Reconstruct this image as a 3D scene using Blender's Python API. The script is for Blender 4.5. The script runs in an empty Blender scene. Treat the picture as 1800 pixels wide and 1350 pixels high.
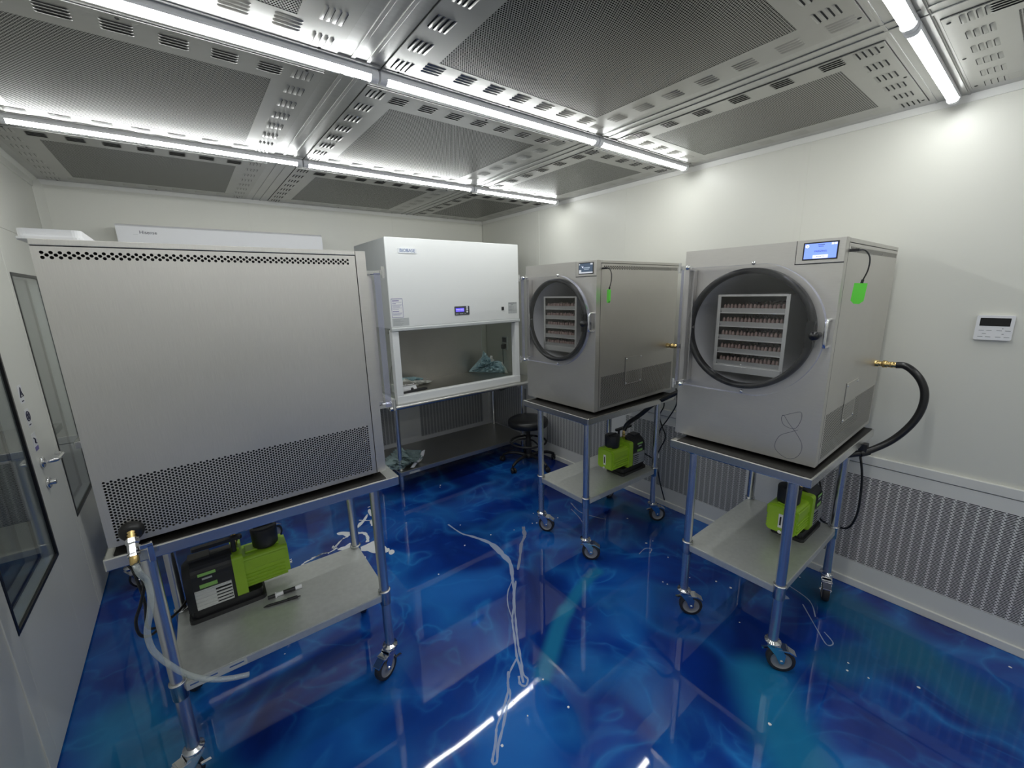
import bpy, math, random
from mathutils import Vector, Matrix
rnd = random.Random(7)
PI = math.pi
S = bpy.context.scene
COL = S.collection

# ------------------------------------------------------------------ camera
cam_d = bpy.data.cameras.new('camera'); cam = bpy.data.objects.new('camera', cam_d); COL.objects.link(cam)
CAM = Vector((-2.8307, -4.1509, 1.7141))
yaw, pitch, roll, FPX = 0.6572, -0.2182, -0.0253, 729.71
fwd = Vector((math.sin(yaw)*math.cos(pitch), math.cos(yaw)*math.cos(pitch), math.sin(pitch)))
rgt = Vector((math.cos(yaw), -math.sin(yaw), 0)); upv = rgt.cross(fwd)
cr, sr = math.cos(roll), math.sin(roll)
R_ = cr*rgt + sr*upv; U_ = cr*upv - sr*rgt
cam.matrix_world = Matrix(((R_.x, U_.x, -fwd.x, CAM.x), (R_.y, U_.y, -fwd.y, CAM.y), (R_.z, U_.z, -fwd.z, CAM.z), (0, 0, 0, 1)))
cam_d.sensor_fit = 'HORIZONTAL'; cam_d.sensor_width = 36.0; cam_d.lens = FPX*36/1800
cam_d.clip_start = .02; cam_d.clip_end = 60
S.camera = cam
def project(p):
    d = Vector(p) - CAM; z = d.dot(fwd)
    return (900 + FPX*d.dot(R_)/z, 675 - FPX*d.dot(U_)/z, z) if z > .05 else (-9999, -9999, z)

# ------------------------------------------------------------------ world + exposure
W = bpy.data.worlds.new('world'); S.world = W; W.use_nodes = True
W.node_tree.nodes['Background'].inputs[0].default_value = (.55, .6, .65, 1)
W.node_tree.nodes['Background'].inputs[1].default_value = .03
S.view_settings.view_transform = 'Standard'; S.view_settings.look = 'None'
S.view_settings.gamma = 1; S.view_settings.use_curve_mapping = False
S.view_settings.exposure = 0.68
TUBE_POWER = 22.0            # emission of the ceiling tubes, the only lights, added unseen ones included

# ------------------------------------------------------------------ materials
MATS = {}
def principled(name):
    m = bpy.data.materials.new(name); m.use_nodes = True
    return m, m.node_tree.nodes, m.node_tree.links, m.node_tree.nodes['Principled BSDF']
def mat(name, col=(.8, .8, .8), metal=0., rough=.5, emit=None, estr=0., spec=.5, bump=0., bscale=60., var=0., coat=0.):
    if name in MATS: return MATS[name]
    m, N, Lk, b = principled(name)
    b.inputs['Base Color'].default_value = (*col, 1); b.inputs['Metallic'].default_value = metal
    b.inputs['Roughness'].default_value = rough; b.inputs['Specular IOR Level'].default_value = spec
    if coat: b.inputs['Coat Weight'].default_value = coat; b.inputs['Coat Roughness'].default_value = .08
    if emit: b.inputs['Emission Color'].default_value = (*emit, 1); b.inputs['Emission Strength'].default_value = estr
    if bump or var:
        tc = N.new('ShaderNodeTexCoord'); no = N.new('ShaderNodeTexNoise'); no.inputs['Scale'].default_value = bscale
        no.inputs['Detail'].default_value = 4
        Lk.new(tc.outputs['Object'], no.inputs['Vector'])
        if bump:
            bp = N.new('ShaderNodeBump'); bp.inputs['Strength'].default_value = bump; bp.inputs['Distance'].default_value = .002
            Lk.new(no.outputs['Fac'], bp.inputs['Height']); Lk.new(bp.outputs['Normal'], b.inputs['Normal'])
        if var:
            mp = N.new('ShaderNodeMapRange'); mp.inputs[3].default_value = 1-var; mp.inputs[4].default_value = 1+var
            mx = N.new('ShaderNodeVectorMath'); mx.operation = 'SCALE'; mx.inputs[0].default_value = col
            Lk.new(no.outputs['Fac'], mp.inputs[0]); Lk.new(mp.outputs[0], mx.inputs['Scale']); Lk.new(mx.outputs[0], b.inputs['Base Color'])
    MATS[name] = m; return m
def brushed(name, col, rough, stretch=(2, 90, 90), amt=.08, metal=1., cloud=.06):
    """brushed sheet metal: grain along one axis, soft cloudy wear in the gloss"""
    if name in MATS: return MATS[name]
    m, N, Lk, b = principled(name)
    b.inputs['Metallic'].default_value = metal
    tc = N.new('ShaderNodeTexCoord'); mp = N.new('ShaderNodeMapping'); mp.inputs['Scale'].default_value = stretch
    n1 = N.new('ShaderNodeTexNoise'); n1.inputs['Scale'].default_value = 6; n1.inputs['Detail'].default_value = 5
    n2 = N.new('ShaderNodeTexNoise'); n2.inputs['Scale'].default_value = 3.2; n2.inputs['Detail'].default_value = 3
    Lk.new(tc.outputs['Object'], mp.inputs[0]); Lk.new(mp.outputs[0], n1.inputs['Vector']); Lk.new(tc.outputs['Object'], n2.inputs['Vector'])
    r1 = N.new('ShaderNodeMapRange'); r1.inputs[1].default_value = .3; r1.inputs[2].default_value = .7
    r1.inputs[3].default_value = rough-amt; r1.inputs[4].default_value = rough+amt
    Lk.new(n1.outputs['Fac'], r1.inputs[0])
    r2 = N.new('ShaderNodeMapRange'); r2.inputs[1].default_value = .3; r2.inputs[2].default_value = .7
    r2.inputs[3].default_value = -cloud; r2.inputs[4].default_value = cloud
    Lk.new(n2.outputs['Fac'], r2.inputs[0])
    ad = N.new('ShaderNodeMath'); ad.operation = 'ADD'; Lk.new(r1.outputs[0], ad.inputs[0]); Lk.new(r2.outputs[0], ad.inputs[1])
    Lk.new(ad.outputs[0], b.inputs['Roughness'])
    cm = N.new('ShaderNodeMapRange'); cm.inputs[1].default_value = .3; cm.inputs[2].default_value = .7
    cm.inputs[3].default_value = .94; cm.inputs[4].default_value = 1.05; Lk.new(n1.outputs['Fac'], cm.inputs[0])
    sc = N.new('ShaderNodeVectorMath'); sc.operation = 'SCALE'; sc.inputs[0].default_value = col
    Lk.new(cm.outputs[0], sc.inputs['Scale']); Lk.new(sc.outputs[0], b.inputs['Base Color'])
    MATS[name] = m; return m
def math_node(N, Lk, op, a, b=None, c=None):
    n = N.new('ShaderNodeMath'); n.operation = op
    for i, v in enumerate((a, b, c)):
        if v is None: continue
        if isinstance(v, (int, float)): n.inputs[i].default_value = v
        else: Lk.new(v, n.inputs[i])
    return n.outputs[0]

def clear(name, tint=(1, 1, 1), gloss=.08, rough=.02, gtint=(1, 1, 1), haze=0.):
    """thin see-through sheet: transparent with a Fresnel reflection"""
    if name in MATS: return MATS[name]
    m = bpy.data.materials.new(name); m.use_nodes = True; N = m.node_tree.nodes; Lk = m.node_tree.links
    N.remove(N['Principled BSDF']); out = N['Material Output']
    t = N.new('ShaderNodeBsdfTransparent'); t.inputs[0].default_value = (*tint, 1)
    g = N.new('ShaderNodeBsdfGlossy'); g.inputs['Roughness'].default_value = rough; g.inputs[0].default_value = (*gtint, 1)
    lw = N.new('ShaderNodeLayerWeight'); lw.inputs[0].default_value = .5
    pw = math_node(N, Lk, 'POWER', lw.outputs['Facing'], 4.5)
    ad = N.new('ShaderNodeMath'); ad.operation = 'MULTIPLY_ADD'; ad.inputs[1].default_value = .9; ad.inputs[2].default_value = gloss+.02; ad.use_clamp = True
    Lk.new(pw, ad.inputs[0]); mx = N.new('ShaderNodeMixShader')
    Lk.new(ad.outputs[0], mx.inputs[0]); Lk.new(t.outputs[0], mx.inputs[1]); Lk.new(g.outputs[0], mx.inputs[2])
    last = mx
    if haze:
        d = N.new('ShaderNodeBsdfDiffuse'); d.inputs[0].default_value = (*gtint, 1); m2 = N.new('ShaderNodeMixShader'); m2.inputs[0].default_value = haze
        Lk.new(mx.outputs[0], m2.inputs[1]); Lk.new(d.outputs[0], m2.inputs[2]); last = m2
    Lk.new(last.outputs[0], out.inputs[0]); MATS[name] = m; return m
WALLC = (.755, .75, .685)
M_wall = mat('wall_sheet', WALLC, 0, .36, bump=.04, bscale=5, spec=.5)
M_wall_seam = mat('wall_seam', (.62, .62, .57), 0, .4)
M_trim = mat('wall_trim', (.80, .795, .76), 0, .35)
M_grille = mat('grille_paint', (.80, .80, .775), 0, .4)
M_void = mat('filter_void', (.012, .012, .012), 0, .9)
M_steel = brushed('dryer_steel', (.66, .64, .605), .50, (3, 3, 160), .07)
M_steel_side = brushed('dryer_side_steel', (.66, .64, .605), .46, (160, 3, 3), .06)
M_top = mat('table_steel', (.68, .675, .66), 1, .24)
M_galv = brushed('galvanised_shelf', (.60, .61, .585), .40, (8, 8, 8), .05, metal=.55)
M_tube = mat('zinc_tube', (.70, .70, .70), 1, .27, var=.05, bscale=12)
M_chrome = mat('chrome', (.82, .82, .83), 1, .12)
M_ceil = brushed('ceiling_sheet', (.46, .46, .45), .36, (1, 1, 1), .03, cloud=.05)
M_beam = brushed('ceiling_beam', (.50, .50, .495), .34, (1, 12, 1), .03, cloud=.05)
M_black = mat('black_plastic', (.018, .018, .02), 0, .42)
M_rubber = mat('black_rubber', (.010, .010, .011), 0, .32)
M_hose = mat('black_hose', (.014, .014, .015), 0, .3)
M_darkgap = mat('dark_gap', (.02, .02, .02), 0, .8)
M_green = mat('pump_green', (.36, .60, .035), 0, .35)
M_green_d = mat('dongle_green', (.13, .72, .06), 0, .35)
M_brass = mat('brass', (.72, .52, .22), 1, .25)
M_alum = brushed('pump_aluminium', (.74, .74, .73), .34, (3, 90, 90))
M_white = mat('white_enamel', (.80, .81, .80), 0, .32)
M_whiteg = mat('white_plastic', (.86, .86, .88), 0, .3)
M_grey = mat('grey_enamel', (.52, .54, .54), 0, .4)
M_inner = brushed('bench_steel', (.56, .545, .51), .42, (2, 60, 60))
M_chamber = mat('chamber_steel', (.60, .60, .61), .35, .36)
M_rack = mat('rack_aluminium', (.74, .74, .74), 1, .3)
M_food = mat('brown_food', (.19, .125, .11), 0, .6, var=.35, bscale=120)
M_acryl = clear('acrylic_sheet', (.97, .97, .98), .015)
M_acryl_e = clear('acrylic_edge', (.70, .71, .90), .22, .08, (.80, .82, .96), .16)
M_glass = clear('window_glass', (.84, .87, .86), .02)
M_bench_glass = clear('bench_glass', (.86, .89, .87), .03)
M_hose_clear = clear('clear_tube', (.88, .90, .89), .05, .1, (.8, .85, .83), .26)
M_bag = mat('pouch_foil', (.36, .52, .56), .15, .28, bump=.5, bscale=40, var=.25)
M_bagw = mat('pouch_white', (.72, .72, .68), 0, .5, bump=.4, bscale=40)
M_label = mat('white_label', (.82, .82, .82), 0, .5)
M_label_g = mat('grey_label', (.50, .52, .52), 0, .5)
M_ink = mat('print_ink', (.05, .05, .09), 0, .6)
M_ink_b = mat('print_blue', (.05, .12, .32), 0, .5)
M_ink_p = mat('print_violet', (.16, .14, .36), 0, .5)
M_tube_light = mat('lit_diffuser', (.9, .9, .9), 0, .5, emit=(.97, 1.0, .985), estr=TUBE_POWER)
M_leather = mat('black_vinyl', (.013, .013, .014), 0, .33, bump=.05, bscale=200)
M_residue = mat('white_residue', (.86, .88, .90), 0, .3)
M_residue_g = mat('grey_residue', (.22, .25, .36), 0, .4)
M_residue_f = clear('thin_film', (.80, .86, .95), .0, .3, (.62, .72, .90), .48)
M_wheel = mat('caster_tread', (.03, .03, .032), 0, .5)
M_hub = mat('caster_hub', (.34, .34, .35), .3, .4)
M_knob_white = mat('button_white', (.85, .85, .85), 0, .4)

def perforated_sheet(name, col, pitch, r):
    m, N, Lk, b = principled(name)
    tc = N.new('ShaderNodeTexCoord'); sp = N.new('ShaderNodeSeparateXYZ'); Lk.new(tc.outputs['Object'], sp.inputs[0])
    A = lambda op, a, c=None, d=None: math_node(N, Lk, op, a, c, d)
    ds = []
    for o in (0., .5):
        fx = A('SUBTRACT', A('FRACT', A('ADD', A('DIVIDE', sp.outputs[0], pitch), o)), .5)
        fy = A('MULTIPLY', A('SUBTRACT', A('FRACT', A('ADD', A('DIVIDE', sp.outputs[1], pitch*1.732), o)), .5), 1.732)
        ds.append(A('SQRT', A('ADD', A('MULTIPLY', fx, fx), A('MULTIPLY', fy, fy))))
    hole = A('LESS_THAN', A('MINIMUM', ds[0], ds[1]), r)
    mx = N.new('ShaderNodeMix'); mx.data_type = 'RGBA'; mx.inputs[6].default_value = (*col, 1); mx.inputs[7].default_value = (.01, .01, .01, 1)
    Lk.new(hole, mx.inputs[0]); Lk.new(mx.outputs[2], b.inputs['Base Color'])
    Lk.new(A('SUBTRACT', 1.0, hole), b.inputs['Metallic'])
    Lk.new(A('ADD', .36, A('MULTIPLY', hole, .5)), b.inputs['Roughness'])
    Lk.new(A('MULTIPLY', A('SUBTRACT', 1., hole), .5), b.inputs['Specular IOR Level'])
    MATS[name] = m; return m
M_perf = perforated_sheet('ceiling_perforation', (.40, .40, .39), .0085, .34)

def epoxy_floor():
    m, N, Lk, b = principled('blue_epoxy')
    A = lambda op, a, c=None, d=None: math_node(N, Lk, op, a, c, d)
    tc = N.new('ShaderNodeTexCoord')
    w1 = N.new('ShaderNodeTexNoise'); w1.inputs['Scale'].default_value = 1.0; w1.inputs['Detail'].default_value = 2; w1.inputs['Roughness'].default_value = .55
    Lk.new(tc.outputs['Object'], w1.inputs['Vector'])
    sub = N.new('ShaderNodeVectorMath'); sub.operation = 'SUBTRACT'; sub.inputs[1].default_value = (.5, .5, .5); Lk.new(w1.outputs['Color'], sub.inputs[0])
    sc = N.new('ShaderNodeVectorMath'); sc.operation = 'SCALE'; sc.inputs['Scale'].default_value = 1.5; Lk.new(sub.outputs[0], sc.inputs[0])
    wv = N.new('ShaderNodeVectorMath'); wv.operation = 'ADD'; Lk.new(tc.outputs['Object'], wv.inputs[0]); Lk.new(sc.outputs[0], wv.inputs[1])
    sc2 = N.new('ShaderNodeVectorMath'); sc2.operation = 'SCALE'; sc2.inputs['Scale'].default_value = .22; Lk.new(sub.outputs[0], sc2.inputs[0])
    wv2 = N.new('ShaderNodeVectorMath'); wv2.operation = 'ADD'; Lk.new(tc.outputs['Object'], wv2.inputs[0]); Lk.new(sc2.outputs[0], wv2.inputs[1])
    n1 = N.new('ShaderNodeTexNoise'); n1.inputs['Scale'].default_value = 1.25; n1.inputs['Detail'].default_value = 5; n1.inputs['Roughness'].default_value = .5
    Lk.new(wv.outputs[0], n1.inputs['Vector'])
    rp = N.new('ShaderNodeValToRGB'); e = rp.color_ramp.elements
    e[0].position = .34; e[0].color = (.0040, .018, .135, 1); e[1].position = .72; e[1].color = (.012, .115, .46, 1)
    x = e.new(.48); x.color = (.0045, .030, .225, 1); x = e.new(.58); x.color = (.006, .056, .32, 1)
    Lk.new(n1.outputs['Fac'], rp.inputs[0]); colr = rp.outputs[0]
    # fine wisps where the pour folded over itself
    n2 = N.new('ShaderNodeTexNoise'); n2.inputs['Scale'].default_value = 1.5; n2.inputs['Detail'].default_value = 1; Lk.new(wv.outputs[0], n2.inputs['Vector'])
    wisp = A('MULTIPLY', A('POWER', A('SUBTRACT', 1., A('MINIMUM', A('MULTIPLY', A('ABSOLUTE', A('SUBTRACT', n2.outputs['Fac'], .5)), 11.), 1.)), 1.6), .42)
    n3 = N.new('ShaderNodeTexNoise'); n3.inputs['Scale'].default_value = .8; n3.inputs['Detail'].default_value = 2; Lk.new(tc.outputs['Object'], n3.inputs['Vector'])
    wisp = A('MULTIPLY', wisp, A('SMOOTH_MIN', A('MULTIPLY', n3.outputs['Fac'], 1.6), 1., .2))
    def mix(base, fac, col):
        mx = N.new('ShaderNodeMix'); mx.data_type = 'RGBA'; Lk.new(fac, mx.inputs[0]); Lk.new(base, mx.inputs[6]); mx.inputs[7].default_value = (*col, 1); return mx.outputs[2]
    colr = mix(colr, wisp, (.025, .25, .66))
    n4 = N.new('ShaderNodeTexNoise'); n4.inputs['Scale'].default_value = 2.6; n4.inputs['Detail'].default_value = 2.5; n4.inputs['Distortion'].default_value = 1.2; Lk.new(wv2.outputs[0], n4.inputs['Vector'])
    fil = A('MULTIPLY', A('POWER', A('SUBTRACT', 1., A('MINIMUM', A('MULTIPLY', A('ABSOLUTE', A('SUBTRACT', n4.outputs['Fac'], .52)), 16.), 1.)), 2.), .34)
    fil = A('MULTIPLY', fil, A('SMOOTH_MIN', A('MULTIPLY', A('MAXIMUM', A('SUBTRACT', n1.outputs['Fac'], .42), 0.), 6.), 1., .2))
    colr = mix(colr, fil, (.035, .30, .72))
    sp = N.new('ShaderNodeSeparateXYZ'); Lk.new(wv2.outputs[0], sp.inputs[0])
    def streak(base, a, q, wid, col, amt):
        dx, dy = q[0]-a[0], q[1]-a[1]; l2 = max(dx*dx+dy*dy, 1e-6)
        px = A('SUBTRACT', sp.outputs[0], a[0]); py = A('SUBTRACT', sp.outputs[1], a[1])
        t = N.new('ShaderNodeClamp'); Lk.new(A('DIVIDE', A('ADD', A('MULTIPLY', px, dx), A('MULTIPLY', py, dy)), l2), t.inputs[0])
        ex = A('SUBTRACT', px, A('MULTIPLY', t.outputs[0], dx)); ey = A('SUBTRACT', py, A('MULTIPLY', t.outputs[0], dy))
        d = A('SQRT', A('ADD', A('MULTIPLY', ex, ex), A('MULTIPLY', ey, ey)))
        f = N.new('ShaderNodeMapRange'); f.interpolation_type = 'SMOOTHSTEP'
        f.inputs[1].default_value = wid; f.inputs[2].default_value = wid*.25; f.inputs[3].default_value = 0; f.inputs[4].default_value = amt
        Lk.new(d, f.inputs[0]); return mix(base, f.outputs[0], col)
    TEAL = (.016, .19, .36); SKY = (.018, .155, .53); GREEN = (.012, .12, .22); DEEP = (.004, .026, .21)
    for a, q, wid, c, amt in [((-1.05, -2.67), (-1.42, -2.79), .055, TEAL, .75), ((-1.42, -2.79), (-1.80, -2.98), .065, TEAL, .8),
                              ((-1.04, -3.62), (-1.30, -3.84), .20, TEAL, .8), ((-.72, -3.80), (-.33, -4.0), .15, GREEN, .6), ((-.15, -3.45), (-.44, -4.2), .20, GREEN, .75),
                              ((-1.98, -3.0), (-2.1, -3.2), .22, SKY, .75), ((-1.95, -2.18), (-1.63, -2.32), .17, SKY, .65), ((-1.08, -2.25), (-.72, -2.56), .10, SKY, .6),
                              ((-1.0, -2.95), (-1.25, -3.1), .12, SKY, .35), ((-1.35, -1.45), (-1.8, -1.3), .30, SKY, .35), ((-3.3, -2.0), (-3.05, -2.6), .22, TEAL, .75), ((-.35, -2.0), (-.25, -2.5), .14, GREEN, .6),
                              ((-2.5, -3.3), (-2.9, -3.0), .25, SKY, .45), ((-1.5, -3.5), (-1.2, -3.3), .18, DEEP, .7)]:
        colr = streak(colr, a, q, wid, c, amt)
    Lk.new(colr, b.inputs['Base Color'])
    b.inputs['Roughness'].default_value = .035; b.inputs['IOR'].default_value = 1.5
    nb = N.new('ShaderNodeTexNoise'); nb.inputs['Scale'].default_value = 4.5; nb.inputs['Detail'].default_value = 1.5; Lk.new(tc.outputs['Object'], nb.inputs['Vector'])
    bp = N.new('ShaderNodeBump'); bp.inputs['Strength'].default_value = .16; bp.inputs['Distance'].default_value = .004
    Lk.new(nb.outputs['Fac'], bp.inputs['Height']); Lk.new(bp.outputs['Normal'], b.inputs['Normal'])
    return m
M_floor = epoxy_floor()

# ------------------------------------------------------------------ mesh builder
def ortho(d):
    d = Vector(d).normalized(); a = Vector((0, 0, 1)) if abs(d.z) < .9 else Vector((1, 0, 0))
    u = d.cross(a).normalized(); return u, d.cross(u).normalized()
def catmull(pts, n=6, closed=False):
    P = [Vector(p) for p in pts]; out = []; L = len(P)
    for i in range(L if closed else L-1):
        g = lambda k: P[k % L] if closed else P[min(max(k, 0), L-1)]
        a, b, c, d = g(i-1), g(i), g(i+1), g(i+2)
        for k in range(n):
            t = k/n
            out.append(.5*((2*b)+(c-a)*t+(2*a-5*b+4*c-d)*t*t+(3*b-a-3*c+d)*t**3))
    if not closed: out.append(P[-1])
    return out
class MB:
    def __init__(s): s.v = []; s.f = []; s.m = []; s.sm = []; s.cur = 0
    def add(s, vs, fs, smooth=False):
        o = len(s.v); s.v += [tuple(v) for v in vs]
        for f in fs: s.f.append(tuple(i+o for i in f)); s.m.append(s.cur); s.sm.append(smooth)
        return s
    def use(s, k): s.cur = k; return s
    def box(s, x0, x1, y0, y1, z0, z1):
        x0, x1 = sorted((x0, x1)); y0, y1 = sorted((y0, y1)); z0, z1 = sorted((z0, z1))
        return s.add([(x0, y0, z0), (x1, y0, z0), (x1, y1, z0), (x0, y1, z0), (x0, y0, z1), (x1, y0, z1), (x1, y1, z1), (x0, y1, z1)],
                     [(0, 3, 2, 1), (4, 5, 6, 7), (0, 1, 5, 4), (1, 2, 6, 5), (2, 3, 7, 6), (3, 0, 4, 7)])
    def cyl(s, p0, p1, r0, r1=None, n=16, caps=True):
        p0, p1 = Vector(p0), Vector(p1); r1 = r0 if r1 is None else r1
        u, v = ortho(p1-p0); A = [u*math.cos(2*PI*i/n)+v*math.sin(2*PI*i/n) for i in range(n)]
        s.add([p0+a*r0 for a in A]+[p1+a*r1 for a in A], [(i, (i+1) % n, n+(i+1) % n, n+i) for i in range(n)], True)
        if caps:
            s.add([p0+a*r0 for a in A], [tuple(range(n-1, -1, -1))]); s.add([p1+a*r1 for a in A], [tuple(range(n))])
        return s
    def tube(s, pts, r, n=8, closed=False, caps=True):
        P = [Vector(p) for p in pts]; L = len(P); rings = []; u = None
        for i, p in enumerate(P):
            a = P[(i-1) % L] if closed or i > 0 else p; b = P[(i+1) % L] if closed or i < L-1 else p
            t = (b-a).normalized()
            if u is None: u, _ = ortho(t)
            u = (u-t*u.dot(t)).normalized(); v = t.cross(u)
            rr = r(i/(L-1)) if callable(r) else r
            rings.append([p+(u*math.cos(2*PI*k/n)+v*math.sin(2*PI*k/n))*rr for k in range(n)])
        fs = []
        for i in range(L if closed else L-1):
            j = (i+1) % L
            for k in range(n): fs.append((i*n+k, i*n+(k+1) % n, j*n+(k+1) % n, j*n+k))
        s.add([q for rg in rings for q in rg], fs, True)
        if caps and not closed:
            s.add(rings[0], [tuple(range(n-1, -1, -1))]); s.add(rings[-1], [tuple(range(n))])
        return s
    def lathe(s, prof, o=(0, 0, 0), axis=(0, 0, 1), n=28, smooth=True):
        o = Vector(o); ax = Vector(axis).normalized(); u, v = ortho(ax)
        vs = [o+ax*h+(u*math.cos(2*PI*k/n)+v*math.sin(2*PI*k/n))*r for r, h in prof for k in range(n)]
        fs = [(i*n+k, i*n+(k+1) % n, (i+1)*n+(k+1) % n, (i+1)*n+k) for i in range(len(prof)-1) for k in range(n)]
        return s.add(vs, fs, smooth)
    def prism(s, poly, axis, a, b, side=None, smooth=False):
        """extrude a 2-D polygon: axis 'x' -> poly is (y,z), 'y' -> (x,z), 'z' -> (x,y)"""
        def P(q, h): return {'x': (h, q[0], q[1]), 'y': (q[0], h, q[1]), 'z': (q[0], q[1], h)}[axis]
        n = len(poly); lo = [P(q, a) for q in poly]; hi = [P(q, b) for q in poly]
        s.add(lo, [tuple(range(n-1, -1, -1))]); s.add(hi, [tuple(range(n))]); c = s.cur
        if side is not None: s.cur = side
        s.add(lo+hi, [(i, (i+1) % n, n+(i+1) % n, n+i) for i in range(n)], smooth); s.cur = c
        return s
    def quad(s, a, b, c, d): return s.add([a, b, c, d], [(0, 1, 2, 3)])
    def mesh(s, name):
        me = bpy.data.meshes.new(name); me.from_pydata(s.v, [], s.f); me.update()
        me.polygons.foreach_set('material_index', s.m); me.polygons.foreach_set('use_smooth', s.sm); return me
CACHE = {}
def cached(key, fn):
    if key not in CACHE:
        r = fn(); CACHE[key] = r.mesh(key) if isinstance(r, MB) else r
    return CACHE[key]
def obj(name, me, mats, parent=None, loc=(0, 0, 0), rot=(0, 0, 0), bevel=0., label=None, seg=2):
    if isinstance(me, MB): me = me.mesh(name)
    if not isinstance(mats, (list, tuple)): mats = [mats]
    if not me.materials:
        for m in mats: me.materials.append(m)
    o = bpy.data.objects.new(name, me); COL.objects.link(o)
    o.location = loc; o.rotation_euler = rot
    if parent: o.parent = parent
    if bevel:
        b = o.modifiers.new('edge', 'BEVEL'); b.width = bevel; b.segments = seg; b.limit_method = 'ANGLE'; b.angle_limit = math.radians(40)
        b.harden_normals = False
    if label: o['label'] = label
    return o
def tag(o, label, cat, group=None):
    o['label'] = label; o['category'] = cat
    if group: o['group'] = group
    return o
def thing(name, label, cat, loc=(0, 0, 0), rz=0., group=None):
    o = bpy.data.objects.new(name, None); COL.objects.link(o); o.location = loc; o.rotation_euler = (0, 0, rz); o.empty_display_size = .05
    return tag(o, label, cat, group)
def struct(o, label=None):
    o['kind'] = 'structure'
    if label: o['label'] = label
    return o
def text(name, body, size, mtl, parent, loc, rot, ext=.0004, align='CENTER', squeeze=1.):
    c = bpy.data.curves.new(name, 'FONT'); c.body = body; c.size = size; c.extrude = ext; c.align_x = align; c.align_y = 'CENTER'
    tmp = bpy.data.objects.new('tmp', c); COL.objects.link(tmp); bpy.context.view_layer.update()
    me = bpy.data.meshes.new_from_object(tmp.evaluated_get(bpy.context.evaluated_depsgraph_get())); bpy.data.objects.remove(tmp)
    me.materials.clear(); me.materials.append(mtl); o = bpy.data.objects.new(name, me); COL.objects.link(o); o.parent = parent; o.location = loc; o.rotation_euler = rot
    o.scale = (squeeze, 1, 1); return o
class Fr:
    """ground frame of a table or dryer: v = depth away from its front, u = left to right seen from its front"""
    def __init__(s, ox, oy, ang): s.o = Vector((ox, oy, 0)); s.a = ang
    def pt(s, v, u, z):
        c, k = math.cos(s.a), math.sin(s.a); x, y = v, -u
        return Vector((s.o.x+c*x-k*y, s.o.y+k*x+c*y, z))
def rrect(x0, x1, y0, y1, r, n=5):
    out = []
    for cx, cy, a0 in ((x1-r, y1-r, 0), (x0+r, y1-r, PI/2), (x0+r, y0+r, PI), (x1-r, y0+r, 1.5*PI)):
        for k in range(n+1):
            a = a0+PI/2*k/n; out.append((cx+r*math.cos(a), cy+r*math.sin(a)))
    return out

# ------------------------------------------------------------------ room
H, XL, YF = 2.5, -3.472, -6.20
fl = struct(obj('floor', MB().box(XL-.1, .1, YF-.1, .1, -.06, 0), M_floor), 'glossy swirled blue epoxy floor')

def wall_right():
    w = struct(obj('wall_right', MB().box(.012, .1, YF, .1, 0, H), M_wall_seam), 'off-white panelled clean room wall with grilles along its foot')
    ys = [YF, -5.615, -4.40, -3.185, -1.975, -.955, 0.]
    for a, b in zip(ys[:-1], ys[1:]):
        obj('panel', MB().box(0, .012, a+.002, b-.002, .795, H), M_wall, w, bevel=.0012)
    for y in ys[1:-1]:
        obj('joint_strip', MB().box(-.0012, .002, y-.016, y+.016, .80, H), M_wall, w, bevel=.0008)
    lower_wall(w, 'x', [(-6.1, -5.05), (-4.93, -3.44), (-3.06, -2.06), (-1.87, -1.06), (-.755, -.05)], YF, 0.)
    return w
def grille_mesh(a0, a1, z0, z1, cw=.0400, rh=.0078):
    """slotted sheet: rows of slots, every second row shifted a little sideways"""
    mb = MB(); nc = max(1, round((a1-a0-.01)/cw)); cw = (a1-a0-.01)/nc; nr = int((z1-z0)/rh); rh = (z1-z0)/nr
    hx, hy = cw*.425, rh*.27; sh = .0025
    A0, A1 = a0+.005, a1-.005
    mb.quad((a0, 0, z0), (A0, 0, z0), (A0, 0, z1), (a0, 0, z1)); mb.quad((A1, 0, z0), (a1, 0, z0), (a1, 0, z1), (A1, 0, z1))
    for r in range(nr):
        y0 = z0+r*rh; y1 = y0+rh; cy = (y0+y1)/2; d = sh if r % 2 else -sh
        for c in range(nc):
            x0 = A0+cw*c; x1 = x0+cw; cx = (x0+x1)/2+d
            o = [(x0, 0, y0), (x1, 0, y0), (x1, 0, y1), (x0, 0, y1)]; i = [(cx-hx, 0, cy-hy), (cx+hx, 0, cy-hy), (cx+hx, 0, cy+hy), (cx-hx, 0, cy+hy)]
            mb.add(o+i, [(k, (k+1) % 4, 4+(k+1) % 4, 4+k) for k in range(4)])
    return mb
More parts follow.
